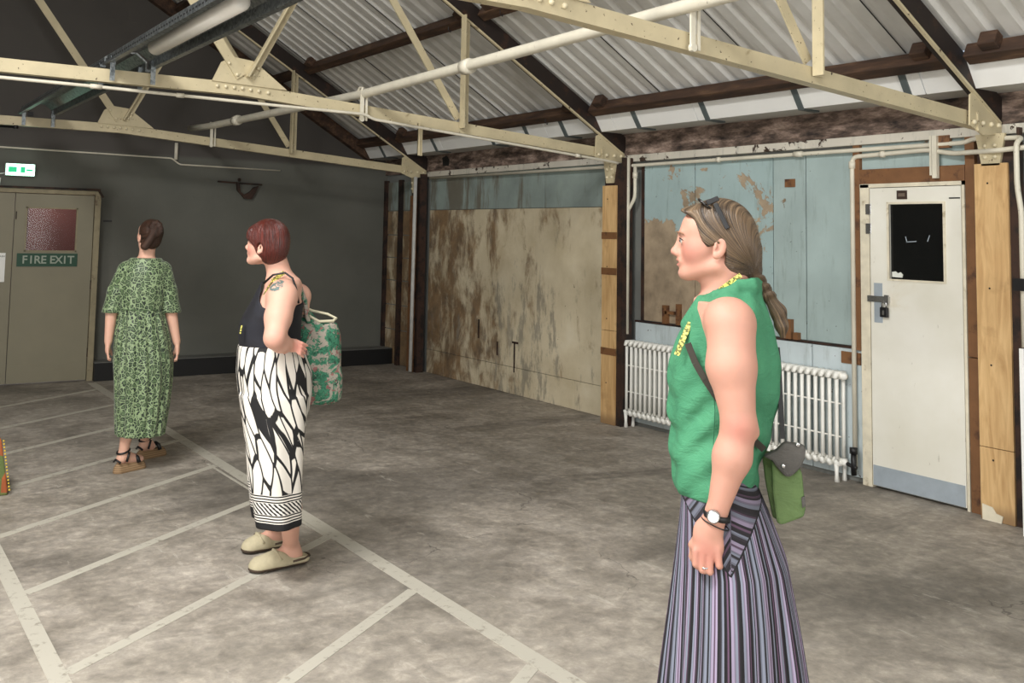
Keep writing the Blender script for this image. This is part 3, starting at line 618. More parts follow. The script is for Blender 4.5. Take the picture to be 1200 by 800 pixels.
# ------------------------------------------------------------------ figures: signed-distance modelling, one continuous surface each
def snet(D, o, h):
    S = D < 0; nx, ny, nz = D.shape
    A = np.zeros((nx-1, ny-1, nz-1), np.int8)
    offs = [(i, j, k) for i in (0, 1) for j in (0, 1) for k in (0, 1)]
    for i, j, k in offs: A += S[i:nx-1+i, j:ny-1+j, k:nz-1+k]
    act = np.argwhere((A > 0) & (A < 8)); idx = -np.ones(A.shape, np.int32); idx[tuple(act.T)] = np.arange(len(act))
    cv = np.stack([D[act[:, 0]+i, act[:, 1]+j, act[:, 2]+k] for i, j, k in offs], 1)
    P = np.zeros((len(act), 3)); n = np.zeros(len(act))
    for a in range(8):
        for b in range(a+1, 8):
            df = [offs[b][q]-offs[a][q] for q in range(3)]
            if sum(abs(x) for x in df) != 1: continue
            va, vb = cv[:, a], cv[:, b]; m = (va < 0) != (vb < 0); t = np.where(m, va/np.where(m, va-vb, 1), 0)
            for q in range(3): P[:, q] += np.where(m, offs[a][q]+t*df[q], 0)
            n += m
    P = (P/n[:, None]+act)*h+np.array(o)
    F = []
    for ax in range(3):
        sl0 = [slice(1, -1)]*3; sl1 = [slice(1, -1)]*3
        s = [nx, ny, nz]; sl0[ax] = slice(0, s[ax]-1); sl1[ax] = slice(1, s[ax])
        a, b = S[tuple(sl0)], S[tuple(sl1)]; e = np.argwhere(a != b); base = e.copy()
        for q in range(3):
            if q != ax: base[:, q] += 1
        sg = a[tuple(e.T)]; u, v = [(1, 2), (2, 0), (0, 1)][ax]
        def g(du, dv):
            c = base.copy(); c[:, u] -= du; c[:, v] -= dv; return idx[c[:, 0], c[:, 1], c[:, 2]]
        q4 = np.stack([g(1, 1), g(0, 1), g(0, 0), g(1, 0)], 1); q4[~sg] = q4[~sg][:, ::-1]; F.append(q4)
    F = np.concatenate(F); F = F[(F >= 0).all(1)]
    return P, F
class Vol:
    def __init__(s, lo, hi, h):
        s.o = np.array(lo, float); s.h = h; n = np.ceil((np.array(hi)-s.o)/h).astype(int)+1
        s.ax = [s.o[i]+np.arange(n[i])*h for i in range(3)]; s.D = np.full(n, 1e3, np.float32)
    def _reg(s, lo, hi):
        sl = []
        for i in range(3):
            a = max(0, int((lo[i]-s.o[i])/s.h)-1); b = min(s.D.shape[i], int((hi[i]-s.o[i])/s.h)+3)
            if b <= a: return None
            sl.append(slice(a, b))
        return tuple(sl)
    def ap(s, f, lo, hi, k=.02, op='u'):
        m = 2*k+4*s.h; sl = s._reg(np.array(lo)-m, np.array(hi)+m)
        if sl is None: return s
        X = s.ax[0][sl[0]][:, None, None]; Y = s.ax[1][sl[1]][None, :, None]; Z = s.ax[2][sl[2]][None, None, :]
        d = f(X, Y, Z); D = s.D[sl]
        if op == 'u':
            h_ = np.clip(.5+.5*(D-d)/k, 0, 1); s.D[sl] = D+(d-D)*h_-k*h_*(1-h_)
        elif op == 's':          # subtract
            d = -d; h_ = np.clip(.5-.5*(D-d)/k, 0, 1); s.D[sl] = D+(d-D)*h_+k*h_*(1-h_)
        return s
    def cap(s, p0, p1, r0, r1=None, k=.02, op='u', sy=1., sz=1.):
        r1 = r0 if r1 is None else r1; p0, p1 = V3(p0), V3(p1); d = p1-p0; L = d@d+1e-12; R_ = max(r0, r1)
        def f(X, Y, Z):
            t = np.clip(((X-p0[0])*d[0]+(Y-p0[1])*d[1]+(Z-p0[2])*d[2])/L, 0, 1)
            return np.sqrt((X-p0[0]-t*d[0])**2+((Y-p0[1]-t*d[1])/sy)**2+((Z-p0[2]-t*d[2])/sz)**2)-(r0+(r1-r0)*t)
        return s.ap(f, np.minimum(p0, p1)-R_*max(1, sy), np.maximum(p0, p1)+R_*max(1, sy), k, op)
    def ell(s, c, r, k=.02, op='u', rot=None):
        c, r = V3(c), V3(r); Rm = np.eye(3) if rot is None else rot
        def f(X, Y, Z):
            x, y, z = X-c[0], Y-c[1], Z-c[2]
            a = (Rm[0,0]*x+Rm[1,0]*y+Rm[2,0]*z)/r[0]; b = (Rm[0,1]*x+Rm[1,1]*y+Rm[2,1]*z)/r[1]; e = (Rm[0,2]*x+Rm[1,2]*y+Rm[2,2]*z)/r[2]
            q = np.sqrt(a*a+b*b+e*e); g = np.sqrt((a/r[0])**2+(b/r[1])**2+(e/r[2])**2)+1e-9
            return q*(q-1)/g
        m = r.max(); return s.ap(f, c-m, c+m, k, op)
    def loft(s, rows, k=.02, op='u', fold=None):     # rows: z, cx, cy, a, b, n
        rows = np.array(sorted(rows)); zz = np.linspace(rows[0, 0], rows[-1, 0], 160)
        T = np.stack([np.interp(zz, rows[:, 0], rows[:, i]) for i in range(1, 6)], 1)
        ker = np.ones(9)/9; T = np.stack([np.convolve(np.pad(T[:, i], 4, mode='edge'), ker, 'valid') for i in range(5)], 1)
        def f(X, Y, Z):
            z = Z[0, 0]; cx, cy, a, b, n_ = [np.interp(z, zz, T[:, i])[None, None, :] for i in range(5)]
            x, y = X-cx, Y-cy; q = (np.abs(x/a)**n_+np.abs(y/b)**n_)**(1/n_)+1e-6; l = np.sqrt(x*x+y*y)
            d = l*(1-1/q); d = np.maximum(d, -np.minimum(a, b))
            if fold is not None: d = d+fold(np.arctan2(y, x), Z, x, y)
            return np.maximum(d, np.maximum(Z-zz[-1], zz[0]-Z))
        R_ = rows[:, 3:5].max()
        return s.ap(f, (rows[:, 1].min()-R_, rows[:, 2].min()-R_, zz[0]), (rows[:, 1].max()+R_, rows[:, 2].max()+R_, zz[-1]), k, op)
    def poly(s, pts, y0, y1, k=.005, op='s'):        # polygon in (x,z) extruded along y
        pts = np.array(pts, float)
        def f(X, Y, Z):
            x, z = X[:, 0, :], Z[0, :, :]; x, z = np.broadcast_arrays(x, z); d = np.full(x.shape, 1e9); ins = np.zeros(x.shape, bool)
            for i in range(len(pts)):
                a, b = pts[i], pts[(i+1) % len(pts)]; e = b-a; t = np.clip(((x-a[0])*e[0]+(z-a[1])*e[1])/(e@e), 0, 1)
                d = np.minimum(d, (x-a[0]-t*e[0])**2+(z-a[1]-t*e[1])**2)
                c = (a[1] > z) != (b[1] > z)
                with np.errstate(divide='ignore', invalid='ignore'): ins ^= c & (x < (b[0]-a[0])*(z-a[1])/(b[1]-a[1]+1e-12)+a[0])
            d = np.sqrt(d)*np.where(ins, -1, 1)
            return np.maximum(d[:, None, :], np.maximum(y0-Y, Y-y1))
        return s.ap(f, (pts[:, 0].min(), y0, pts[:, 1].min()), (pts[:, 0].max(), y1, pts[:, 1].max()), k, op)
    def build(s, name, mat, parent, attrs=None, smooth=1):
        P, F = snet(s.D, s.o, s.h)
        if smooth:               # light relaxation
            E_ = np.concatenate([F[:, [0, 1]], F[:, [1, 2]], F[:, [2, 3]], F[:, [3, 0]]])
            for _ in range(smooth):
                A = np.zeros_like(P); c = np.zeros(len(P))
                for q in range(3): A[:, q] = np.bincount(E_[:, 0], P[E_[:, 1], q], len(P))+np.bincount(E_[:, 1], P[E_[:, 0], q], len(P))
                c = np.bincount(E_[:, 0], minlength=len(P))+np.bincount(E_[:, 1], minlength=len(P)); P = P*.5+A/c[:, None]*.5
        me = bpy.data.meshes.new(name); me.vertices.add(len(P)); me.vertices.foreach_set('co', P.astype(np.float32).ravel())
        me.loops.add(len(F)*4); me.loops.foreach_set('vertex_index', F.astype(np.int32).ravel())
        me.polygons.add(len(F)); me.polygons.foreach_set('loop_start', np.arange(len(F), dtype=np.int32)*4)
        me.polygons.foreach_set('use_smooth', np.ones(len(F), bool)); me.update(calc_edges=True); me.materials.append(mat)
        if attrs:
            for kx, fn in attrs.items():
                val = np.asarray(fn(P)); 
                if val.ndim == 2:
                    a = me.attributes.new(kx, 'FLOAT_VECTOR', 'POINT'); a.data.foreach_set('vector', val.astype(np.float32).ravel())
                else:
                    a = me.attributes.new(kx, 'FLOAT', 'POINT'); a.data.foreach_set('value', val.astype(np.float32))
        o = bpy.data.objects.new(name, me); C.objects.link(o); o.parent = parent; return o
# a figure stands in its own frame: x to the right of the view line, y away from it, z up
class Fig:
    def __init__(s, px, py, dist):
        r = s.ray(px, py); h_ = math.hypot(r[0], r[1]); s.d = np.array([r[0]/h_, r[1]/h_, 0]); s.x = np.array([s.d[1], -s.d[0], 0])
        s.O = s.d*dist; s.rz = math.atan2(s.x[1], s.x[0])
    def ray(s, px, py): return _R*((px-PPX)/F_PX)+_D*((py-PPY)/F_PX)+_f
    def __call__(s, px, py, yo=0.):
        r = s.ray(px, py); t = ((s.O@s.d)+yo)/(r@s.d); p = r*t; return np.array([(p-s.O)@s.x, yo, CAM_H+p[2]])
    def G(s, px, py):
        r = s.ray(px, py); p = r*(CAM_H/-r[2]); return np.array([(p-s.O)@s.x, (p-s.O)@s.d, 0.])
    def row(s, py, x0, x1, b, cy=0., n=2.2):
        a, c = s(x0, py, cy), s(x1, py, cy); return ((a[2]+c[2])/2, (a[0]+c[0])/2, cy, (c[0]-a[0])/2, b, n)
def blob(P, c, r, y=None):      # soft mask around a point
    c = V3(c); r = V3(r) if np.ndim(r) else V3((r, r, r)); return np.clip(1.4-1.4*np.sqrt((((P-c)/r)**2).sum(1)), 0, 1)
def skin(name, base, red, sock=None):
    n = NT(name, .62); v = n.co(); n.b.inputs['Subsurface Weight'].default_value = .12; n.b.inputs['Subsurface Radius'].default_value = (.01, .004, .002)
    n.b.inputs['Subsurface Scale'].default_value = .6
    k = n.ramp(n.noise(v, 18, 5), [(.3, tuple(x*.93 for x in base[:3])), (.7, base)])
    k = n.mix(n.attr('blush'), k, red); k = n.mix(n.attr('lip'), k, hx(170, 84, 78)); k = n.mix(n.attr('brow'), k, hx(120, 92, 72))
    k = n.mix(n.attr('dark'), k, hx(60, 38, 30))
    if sock == 'tattoo':
        f = n.noise(v, 42, 3, .5, 1.2)
        k = n.mix(n.math('MULTIPLY', n.attr('tat'), n.step(f, .36, .5)), k, hx(84, 106, 104))
    n.col(k); n.bump(n.noise(v, 260, 2), .06, .001); return n.m
def hairmat(name, dark, light, freq=60, rough=.42):
    n = NT(name, rough); c = n.n('Attribute', attribute_name='strand').outputs['Vector']
    m = n.n('Mapping', {'Vector': c, 'Scale': (freq, 3, 3)}).outputs[0]; f = n.noise(m, 1, 4, .6); f2 = n.noise(m, 3.1, 2, .5)
    g = n.math('ADD', n.math('MULTIPLY', f, .6), n.math('MULTIPLY', f2, .4))
    n.col(n.ramp(g, [(.4, dark), (.5, tuple((a+b)/2 for a, b in zip(dark[:3], light[:3]))), (.61, light)])).bump(g, .9, .008); return n.m
# head: local frame faces -x, origin between the ears at eye level; R3 turns it
def head(v, c, R3, sc=1., nose=1., chin=1.):
    T = lambda x, y, z: V3(c)+R3@(V3((x, y, z))*sc)
    E = lambda p, r, k, op='u': v.ell(T(*p), V3(r)*sc, k, op, R3)
    E((.018, 0, .032), (.092, .073, .083), .02)             # skull
    E((-.035, 0, -.03), (.052, .058, .075), .03)            # face
    E((-.052, 0, .035), (.034, .056, .045), .025)           # forehead
    v.cap(T(-.078, -.03, .02), T(-.078, .03, .02), .012*sc, k=.014)
    v.cap(T(-.062, -.022, -.088*chin), T(.012, -.05, -.062), .015*sc, .016*sc, .02); v.cap(T(-.062, .022, -.088*chin), T(.012, .05, -.062), .015*sc, .016*sc, .02)
    E((-.070, 0, -.092*chin), (.0215, .024, .018), .02)            # chin
    for y in (-1, 1):
        E((-.045, y*.036, -.022), (.03, .026, .03), .02)    # cheek
        E((-.093, y*.032, .002), (.015, .018, .0125), .010, 's')
        E((-.0735, y*.031, .001), (.0125, .0145, .0125), .003)
        v.cap(T(-.085, y*.015, .005), T(-.078, y*.046, .001), .0035*sc, .003*sc, .004)
        v.cap(T(-.085, y*.018, -.009), T(-.078, y*.044, -.007), .003*sc, .003*sc, .004)
        E((-.094, y*.0125, -.036), (.0095, .0075, .0075), .006)
    v.cap(T(-.086, 0, .012), T(-.101*nose, 0, -.026), .008*sc, .0105*sc, .014)
    E((-.1055*nose, 0, -.030), (.0118, .0118, .0105), .008)
    E((-.082, 0, -.056), (.014, .026, .012), .012)
    v.cap(T(-.0925, -.004, -.0535), T(-.081, .0, -.056), .0055*sc, .005*sc, .005)
    for y in (-1, 1):
        v.cap(T(-.0925, y*.003, -.054), T(-.080, y*.024, -.0565), .0046*sc, .0025*sc, .005)
        v.cap(T(-.0915, y*.003, -.0655), T(-.080, y*.022, -.0590), .0052*sc, .0025*sc, .005)
    E((-.096, 0, -.0595), (.010, .024, .0026), .003, 's')
    for y in (-1, 1):                                        # ears
        rr = R3@np.array([[math.cos(.25), 0, math.sin(.25)], [0, 1, 0], [-math.sin(.25), 0, math.cos(.25)]])
        v.ell(T(.018, y*.0765, -.014), V3((.018, .0075, .031))*sc, .006, 'u', rr)
        v.ell(T(.0125, y*.0845, -.011), V3((.010, .0105, .0185))*sc, .002, 's', rr); v.cap(T(.006, y*.079, -.016), T(.008, y*.08, -.008), .0045*sc, k=.003)
        E((.008, y*.079, -.036), (.008, .006, .009), .006)
    return T
def face_attrs(T, sc=1.):
    def brow(P): return np.maximum(blob(P, T(-.088, -.032, .021), (.02*sc, .022*sc, .005*sc)), blob(P, T(-.088, .032, .021), (.02*sc, .022*sc, .005*sc)))*.6
    def lip(P): return blob(P, T(-.094, 0, -.0598), (.018*sc, .024*sc, .011*sc))*.9
    def blush(P): return np.clip(blob(P, T(-.06, -.045, -.03), .045*sc)+blob(P, T(-.06, .045, -.03), .045*sc)+.6*blob(P, T(-.108, 0, -.03), .022*sc), 0, .8)*.55
    def dark(P): return np.clip(blob(P, T(-.0925, -.03, .0), (.016*sc, .0165*sc, .0048*sc))+blob(P, T(-.0925, .03, .0), (.016*sc, .0165*sc, .0048*sc)), 0, .75)
    return dict(brow=brow, lip=lip, blush=blush, dark=dark)
def RZ(a): return np.array([[math.cos(a), -math.sin(a), 0], [math.sin(a), math.cos(a), 0], [0, 0, 1]])
def RY(a): return np.array([[math.cos(a), 0, math.sin(a)], [0, 1, 0], [-math.sin(a), 0, math.cos(a)]])
def RX(a): return np.array([[1, 0, 0], [0, math.cos(a), -math.sin(a)], [0, math.sin(a), math.cos(a)]])
def finger(v, pts, r=.0085, k=.004):
    for i in range(len(pts)-1): v.cap(pts[i], pts[i+1], r-.0006*i, r-.0006*(i+1), k)
def ell_eye(T, parent, sc=1.):
    for y in (-1, 1):
        e = obj('eye', MB().sphere(T(-.0772, y*.032, .0), .0108*sc, 16), m_eyewhite, parent, True)
        obj('iris', MB().sphere(T(-.0852, y*.032, .0005), .0056*sc, 12), m_iris, e, True)
        obj('eyelash', MB().tube([T(-.0885, y*.020, .005), T(-.0905, y*.030, .0078), T(-.087, y*.040, .0068), T(-.0795, y*.0475, .002)], [.0008, .0014, .0014, .0008], 6), m_lash, e, True)
        obj('eyebrow', MB().tube([T(-.0955, y*.014, .0195), T(-.094, y*.026, .024), T(-.087, y*.041, .0235), T(-.078, y*.05, .018)], [.0012, .0026, .0022, .001], 6), m_brow, parent, True)
m_iris = simple('grey_iris', hx(60, 66, 70), .2, bump=0); m_lash = simple('lash', hx(56, 38, 30), .7, bump=0); m_brow = simple('eyebrow_hair', hx(142, 106, 82), .8, bump=0)
m_eyewhite = simple('eye_white', hx(176, 168, 160), .3, var=.02, bump=0)

# ================================================================== woman in the green blouse
W = Fig(850, 286, 2.787)
p3 = thing('person', 'woman in a green sleeveless blouse and long striped skirt, nearest the viewer', 'person', W.O, W.rz)
v = Vol((-.36, -.36, -.01), (.34, .34, 1.78), .0045)
hc = W(836, 284); T3 = head(v, hc, RY(.03), 1.0, .98, .97)
v.cap(W(852, 308), W(856, 352), .052, .060, .03)                              # neck
v.cap(W(836, 335), W(838, 360), .028, .04, .03)
v.loft([W.row(352, 815, 888, .13), W.row(372, 810, 895, .155), W.row(410, 800, 902, .15), W.row(440, 795, 904, .145), W.row(500, 800, 898, .125), W.row(560, 806, 872, .13), W.row(610, 812, 880, .14)], .04)
S = lambda px, py, y=-.19: W(px, py, y)
# near arm
v.cap(S(857, 385, -.165), S(857, 430, -.19), .060, .060, .03); v.cap(S(857, 430, -.19), S(866, 495, -.205), .059, .041, .02)
v.ell(S(854, 372, -.155), (.06, .055, .05), .03)
v.cap(S(866, 500, -.205), S(858, 535, -.21), .042, .046, .02); v.cap(S(858, 535, -.21), S(839, 604, -.215), .044, .024, .02)
v.ell(S(884, 507, -.2), (.012, .014, .014), .012)
v.cap(S(839, 600, -.215), S(836, 616, -.215), .026, .026, .012, sy=.8)
# hand: palm, four unequal fingers curling inward, thumb on the forward side
v.ell(S(830, 632, -.215), (.0365, .017, .055), .016, rot=RY(-.25))
v.cap(S(817, 644, -.216), S(840, 643, -.212), .012, .012, .012)
for (kx, ky, mx, my, tx_, ty_, ln) in ((815, 645, 815, 661, 818, 664, 0), (824, 648, 823, 668, 826, 669, 0), (832.5, 648, 832, 670, 834, 669, 0), (841, 643, 843, 663, 845, 664, 0)):
    finger(v, [S(kx, ky, -.222), S(mx, my, -.222), S(tx_, ty_, -.196), S(tx_, ty_-9, -.183)], .0093, .0022)
finger(v, [S(820, 622, -.205), S(812, 638, -.2), S(812, 652, -.19), S(817, 662, -.18)], .0105, .008)
# far arm hanging on the other side
v.cap(W(846, 372, .165), W(850, 495, .2), .055, .04, .03); v.cap(W(850, 495, .2), W(834, 600, .2), .041, .026, .02)
v.ell(W(826, 625, .2), (.038, .016, .05), .014)
for i in range(4): finger(v, [W(814+8*i, 645, .2), W(815+8*i, 660, .2), W(818+8*i, 664, .18)], .009)
finger(v, [W(815, 620, .19), W(810, 640, .18), W(814, 652, .17)], .01, .008)
# legs and feet (below the picture)
for y, dx in ((-.09, .01), (.09, -.02)):
    v.cap((-.01+dx, y, .83), (.0+dx, y, .48), .072, .055, .03); v.cap((.02+dx, y, .48), (.03+dx, y, .09), .055, .034, .02)
    v.cap((.05+dx, y, .035), (-.12+dx, y, .03), .033, .026, .03)
at = face_attrs(T3); at['tat'] = lambda P: P[:, 0]*0
_bl = at['blush']; at['blush'] = lambda P: np.clip(_bl(P)+blob(P, S(866, 503, -.24), .05)*.5+blob(P, S(828, 650, -.23), .05)*.5, 0, .8)
ell_eye(T3, p3)
b3 = v.build('body', skin('fair_skin_a', hx(190, 141, 122), hx(172, 100, 88)), p3, at)
# blouse
def fold3(th, Z, x, y):
    return .007*np.sin(Z*62+3.2*np.sin(th*2+.6)+2*np.sin(x*24+y*9))*np.clip((1.27-Z)/.12, .1, 1)*(.45+.55*np.sin(th*3+Z*9)**2)+.003*np.sin(th*9+Z*6)
v = Vol((-.34, -.3, .88), (.32, .3, 1.56), .0045)
v.loft([W.row(572, 794, 886, .172), W.row(565, 791, 884, .172), W.row(540, 786, 890, .168), W.row(510, 786, 900, .155), W.row(480, 785, 909, .150), W.row(450, 783, 914, .153), W.row(425, 785, 915, .157), W.row(400, 793, 911, .158),
        W.row(378, 804, 905, .157), W.row(360, 813, 899, .148), W.row(348, 826, 893, .115), W.row(340, 838, 890, .08)], .01, fold=fold3)
v.cap(S(855, 352, -.10), W(845, 356, .12), .022, .022, .03)
v.ell(S(851, 402, -.225), (.060, .06, .135), .012, 's')                    # armhole
v.ell(W(842, 402, .235), (.066, .06, .135), .012, 's')
# open collar: thick band following the neck
v.loft([W.row(356, 816, 893, .105), W.row(345, 822, 893, .082), W.row(334, 836, 892, .072), W.row(326, 850, 890, .068)], .012)
v.cap(W(822, 352, -.055), W(806, 380, -.045), .016, .02, .012); v.cap(W(822, 352, .055), W(806, 380, .045), .016, .02, .012)
v.cap(W(858, 318), W(846, 350), .058, .058, .008, 's'); v.cap(W(826, 330), W(815, 362), .04, .032, .01, 's')
for s_ in (-1, 1):
    cp = [W(889, 334, s_*.01), W(882, 336, s_*.055), W(862, 341, s_*.083), W(838, 350, s_*.083), W(820, 364, s_*.062), W(809, 380, s_*.035)]
    for a, b in zip(cp[:-1], cp[1:]): v.cap(a, b, .0135, .0135, .005, sz=1.7)
def bl_attr(P): return P[:, 0]
def linen(name, a, b):
    n = NT(name, .8); v_ = n.co(); wv = n.noise(n.co((1, 1, 12)), 40, 3); k = n.ramp(n.noise(v_, 9, 6), [(.3, a), (.7, b)])
    k = n.mix(n.math('MULTIPLY', wv, .25), k, tuple(x*.6 for x in a[:3])+(1,)); n.col(k)
    cr = n.noise(n.co((1, 1, 2.4)), 11, 5, .6, 1.2); n.bump(n.math('ADD', n.math('MULTIPLY', cr, 1.), n.math('MULTIPLY', n.noise(v_, 300), .12)), .55, .012); return n.m
bl = v.build('blouse', linen('green_linen', hx(54, 120, 86), hx(70, 140, 102)), p3)
obj('seam', MB().tube([W(828, 405, -.152)+(0, -.012, 0), W(835, 440, -.155)+(0,-.012,0), W(838, 480, -.15)+(0,-.012,0), W(836, 520, -.155)+(0,-.012,0)], .001, 5), simple('seam_green', hx(30, 90, 60), .8), bl)
# hair, parted back over the crown into a plait
def strands(c, fn=None):
    c = V3(c)
    def f(P):
        d = P-c; th = np.arctan2(d[:, 2], d[:, 0]); return np.stack([th+P[:, 1]*3.5, np.linalg.norm(d, axis=1), P[:, 1]*2], 1)
    return f
v = Vol((-.17, -.13, 1.34), (.2, .13, 1.77), .0035)
v.ell(W(843, 272), (.098, .080, .095), .01); v.ell(W(862, 296), (.062, .072, .075), .04); v.ell(W(806, 250), (.030, .055, .016), .03)
v.poly([W(*q)[[0, 2]] for q in ((700, 220), (797, 236), (797, 247), (806, 252), (813, 258), (818, 270), (823, 283), (829, 290), (835, 288), (842, 286), (850, 291), (850, 300), (848, 310), (856, 322), (862, 334), (850, 360), (700, 360))], -.2, .2, .008, 's')
for (a_, b_) in (((800, 246), (870, 262)), ((806, 250), (872, 280)), ((816, 262), (876, 292)), ((824, 278), (880, 304)), ((812, 240), (872, 248))):
    v.cap(W(a_[0], a_[1], -.088), W(b_[0], b_[1], -.078), .0016, .0016, .004, 's')
v.cap(W(874, 298), W(882, 316), .042, .026, .02)
nb = 7
for i in range(nb):
    t = i/(nb-1); a = W(883+17*t, 318+28*t); s_ = .009 if i % 2 else -.009
    v.ell(a+(0, s_, 0), (.0205, .02, .0115), .002, rot=RY(-.9 if i % 2 else -.3)@RX(.5 if i % 2 else -.5))
v.cap(W(901, 348), W(912, 365), .015, .02, .01); v.cap(W(912, 365), W(916, 382), .021, .017, .01); v.cap(W(916, 382), W(918, 400), .016, .004, .01)
gr = lambda th, Z, x, y: 0
hr3 = v.build('hair', hairmat('greying_brown_hair', hx(38, 27, 18), hx(118, 97, 74), 26), p3, dict(strand=strands(W(884, 316))))
obj('hair_tie', MB().tube([W(901, 346), W(904, 350)], .0175, 12), simple('dark_tie', hx(50, 34, 24), .6), hr3, True)
# sunglasses pushed up into the hair
sg = obj('sunglasses', MB().bar(W(838, 238, -.075), W(853, 268, -.083), .006, .013, (1, 0, 0)).bar(W(828, 238, -.074), W(842, 232, -.066), .006, .014, (0, 0, 1)).bar(W(838, 238, .075), W(853, 268, .083), .006, .013, (1, 0, 0)), m_rubber, p3, bevel=.002)
mb = MB()
for s_ in (-1, 1):
    mb.ad = None
    c0 = W(829, 236.5, 0); mb.tube([(c0[0]-.006, s_*.036, c0[2]-.012), (c0[0]-.002, s_*.036, c0[2]-.007)], [.026, .027], 16)
mb.bar(W(832, 235, -.07), W(832, 235, .07), .012, .006)
obj('lens', mb, simple('dark_lens', hx(30, 26, 24), .12, bump=0), sg, True)
# lanyard
def lanmat():
    n = NT('yellow_lanyard', .6); n.col(n.mix(n.step(n.noise(n.co(), 160, 2), .5, .52), hx(222, 214, 110), hx(96, 100, 50))); return n.m
m_lan = lanmat()
obj('lanyard', MB().bar(W(809, 378, -.085), W(800, 398, -.122), .004, .014, (1, 0, 0)).bar(W(800, 398, -.122), W(793, 416, -.13), .004, .014, (1, 0, 0)), m_lan, p3)
for s_ in (-1, 1): obj('lanyard', MB().bar(W(868, 322, s_*.062), W(846, 338, s_*.072), .004, .012, (0, 0, 1)).bar(W(846, 338, s_*.072), W(828, 356, s_*.066), .004, .012, (0, 0, 1)), m_lan, p3)
# skirt with chevron yoke
def fold_s(th, Z, x, y):
    k = np.clip((.93-Z)/.5, 0, 1); return (.020*np.sin(th*6+1.2+2*(1-Z))+.009*np.sin(th*13+.5+1.5*Z)+.004*np.sin(th*27))*k
v = Vol((-.42, -.42, .1), (.48, .42, 1.02), .006)
sk = [W.row(548, 800, 882, .165), W.row(565, 799, 888, .172), W.row(600, 797, 903, .19, 0), W.row(650, 793, 922, .215), W.row(700, 789, 930, .235), W.row(750, 784, 937, .25), W.row(800, 779, 942, .265), W.row(900, 768, 952, .285), W.row(940, 766, 954, .29)]
v.loft(sk, .01, fold=fold_s)
xa = W(856, 640)[0]
def sk_u(P):
    z = P[:, 2]; r = np.array(sorted(sk)); cx = np.interp(z, r[:, 0], r[:, 1]); a = np.interp(z, r[:, 0], r[:, 3])
    th = np.arctan2(P[:, 1]*.9, P[:, 0]-cx); return np.stack([th, (P[:, 0]-cx)/a, z], 1)
def sk_y(P):     # signed distance above the V seam of the yoke
    x, z = P[:, 0], P[:, 2]; p0, pl_, pr_ = W(856, 645), W(806, 578), W(903, 560)
    a = z-(p0[2]+(x-p0[0])*(pl_[2]-p0[2])/(pl_[0]-p0[0])); b = z-(p0[2]+(x-p0[0])*(pr_[2]-p0[2])/(pr_[0]-p0[0]))
    return np.where(x < p0[0], a*.75, b*.5)
def skirtmat():
    n = NT('striped_skirt_cloth', .85); vec = n.n('Attribute', attribute_name='sku').outputs['Vector']; s = n.n('SeparateXYZ', {0: vec}).outputs; o = n.xyz()
    u1 = n.math('MULTIPLY', s[0], 1.55)
    right = n.step(o[0], xa-.001, xa+.001)
    uR = n.math('ADD', n.math('MULTIPLY', o[2], 5.), n.math('MULTIPLY', o[0], 2.2)); uL = n.math('ADD', n.math('MULTIPLY', o[2], 3.), n.math('MULTIPLY', o[0], -5.))
    u2 = n.math('ADD', n.math('MULTIPLY', uR, right), n.math('MULTIPLY', uL, n.math('SUBTRACT', 1, right)))
    yk = n.attr('yoke'); m = n.step(yk, -.0005, .0005)
    u = n.math('ADD', n.math('MULTIPLY', u1, n.math('SUBTRACT', 1, m)), n.math('MULTIPLY', u2, m))
    c1 = n.math('FRACT', n.math('ADD', n.math('MULTIPLY', u, 1.), 10))
    lav, gry, blk, dk, pl = hx(146, 135, 158), hx(118, 123, 138), hx(12, 11, 15), hx(30, 26, 33), hx(94, 70, 92)
    big = [(0, dk), (.04, gry), (.12, blk), (.15, gry), (.19, lav), (.25, pl), (.27, lav), (.31, blk), (.35, dk), (.38, gry), (.42, blk), (.455, dk), (.47, pl), (.5, blk), (.53, lav), (.59, gry), (.64, pl), (.66, dk), (.68, blk), (.735, gry), (.78, lav), (.83, dk), (.85, pl), (.87, blk), (.9, dk), (.92, gry), (.95, blk), (.97, lav)]
    k = n.ramp(c1, big, True)
    fine = n.math('FRACT', n.math('MULTIPLY', u, 15)); k = n.mix(n.math('MULTIPLY', n.step(fine, .6, .66), .4), k, blk)
    k = n.mix(n.math('MULTIPLY', m, .35), k, hx(40, 34, 40))
    edge = n.math('LESS_THAN', n.math('ABSOLUTE', yk), .0022); k = n.mix(edge, k, blk)
    n.col(k); n.bump(n.noise(n.co((1, 1, .6)), 26, 5), .35, .006); return n.m
s3 = v.build('skirt', skirtmat(), p3, dict(sku=sk_u, yoke=sk_y))
# watch, hair band on the wrist, ring
wc = S(836, 605, -.247)
wt = obj('watch', MB().tube([wc+(0, .004, 0), wc+(0, -.007, 0)], [.0165, .0155], 20), m_chrome, p3, True)
obj('dial', MB().tube([wc+(0, -.0072, 0), wc+(0, -.0082, 0)], .013, 20), m_tube, wt)
def band(name, c0, rx, ry, wd, mat, parent, tilt=0, tk=.003):
    mb = MB(); n_ = 28
    for i in range(n_):
        t = 2*PI*i/n_
        for (rr, zz_) in ((0, -wd/2), (tk, -wd/2), (tk, wd/2), (0, wd/2)):
            x_ = (rx+rr)*math.cos(t); mb.v.append((c0[0]+x_, c0[1]+(ry+rr)*math.sin(t), c0[2]+zz_+x_*tilt))
        j = (i+1) % n_
        for q in range(4): mb.f.append((i*4+q, i*4+(q+1) % 4, j*4+(q+1) % 4, j*4+q))
    return obj(name, mb, mat, parent, True)
band('watch_strap', S(840, 604, -.215), .0295, .0285, .014, m_rubber, wt, -.2)
band('wrist_band', S(838, 613, -.215), .032, .027, .003, m_rubber, p3, -.38, .002)
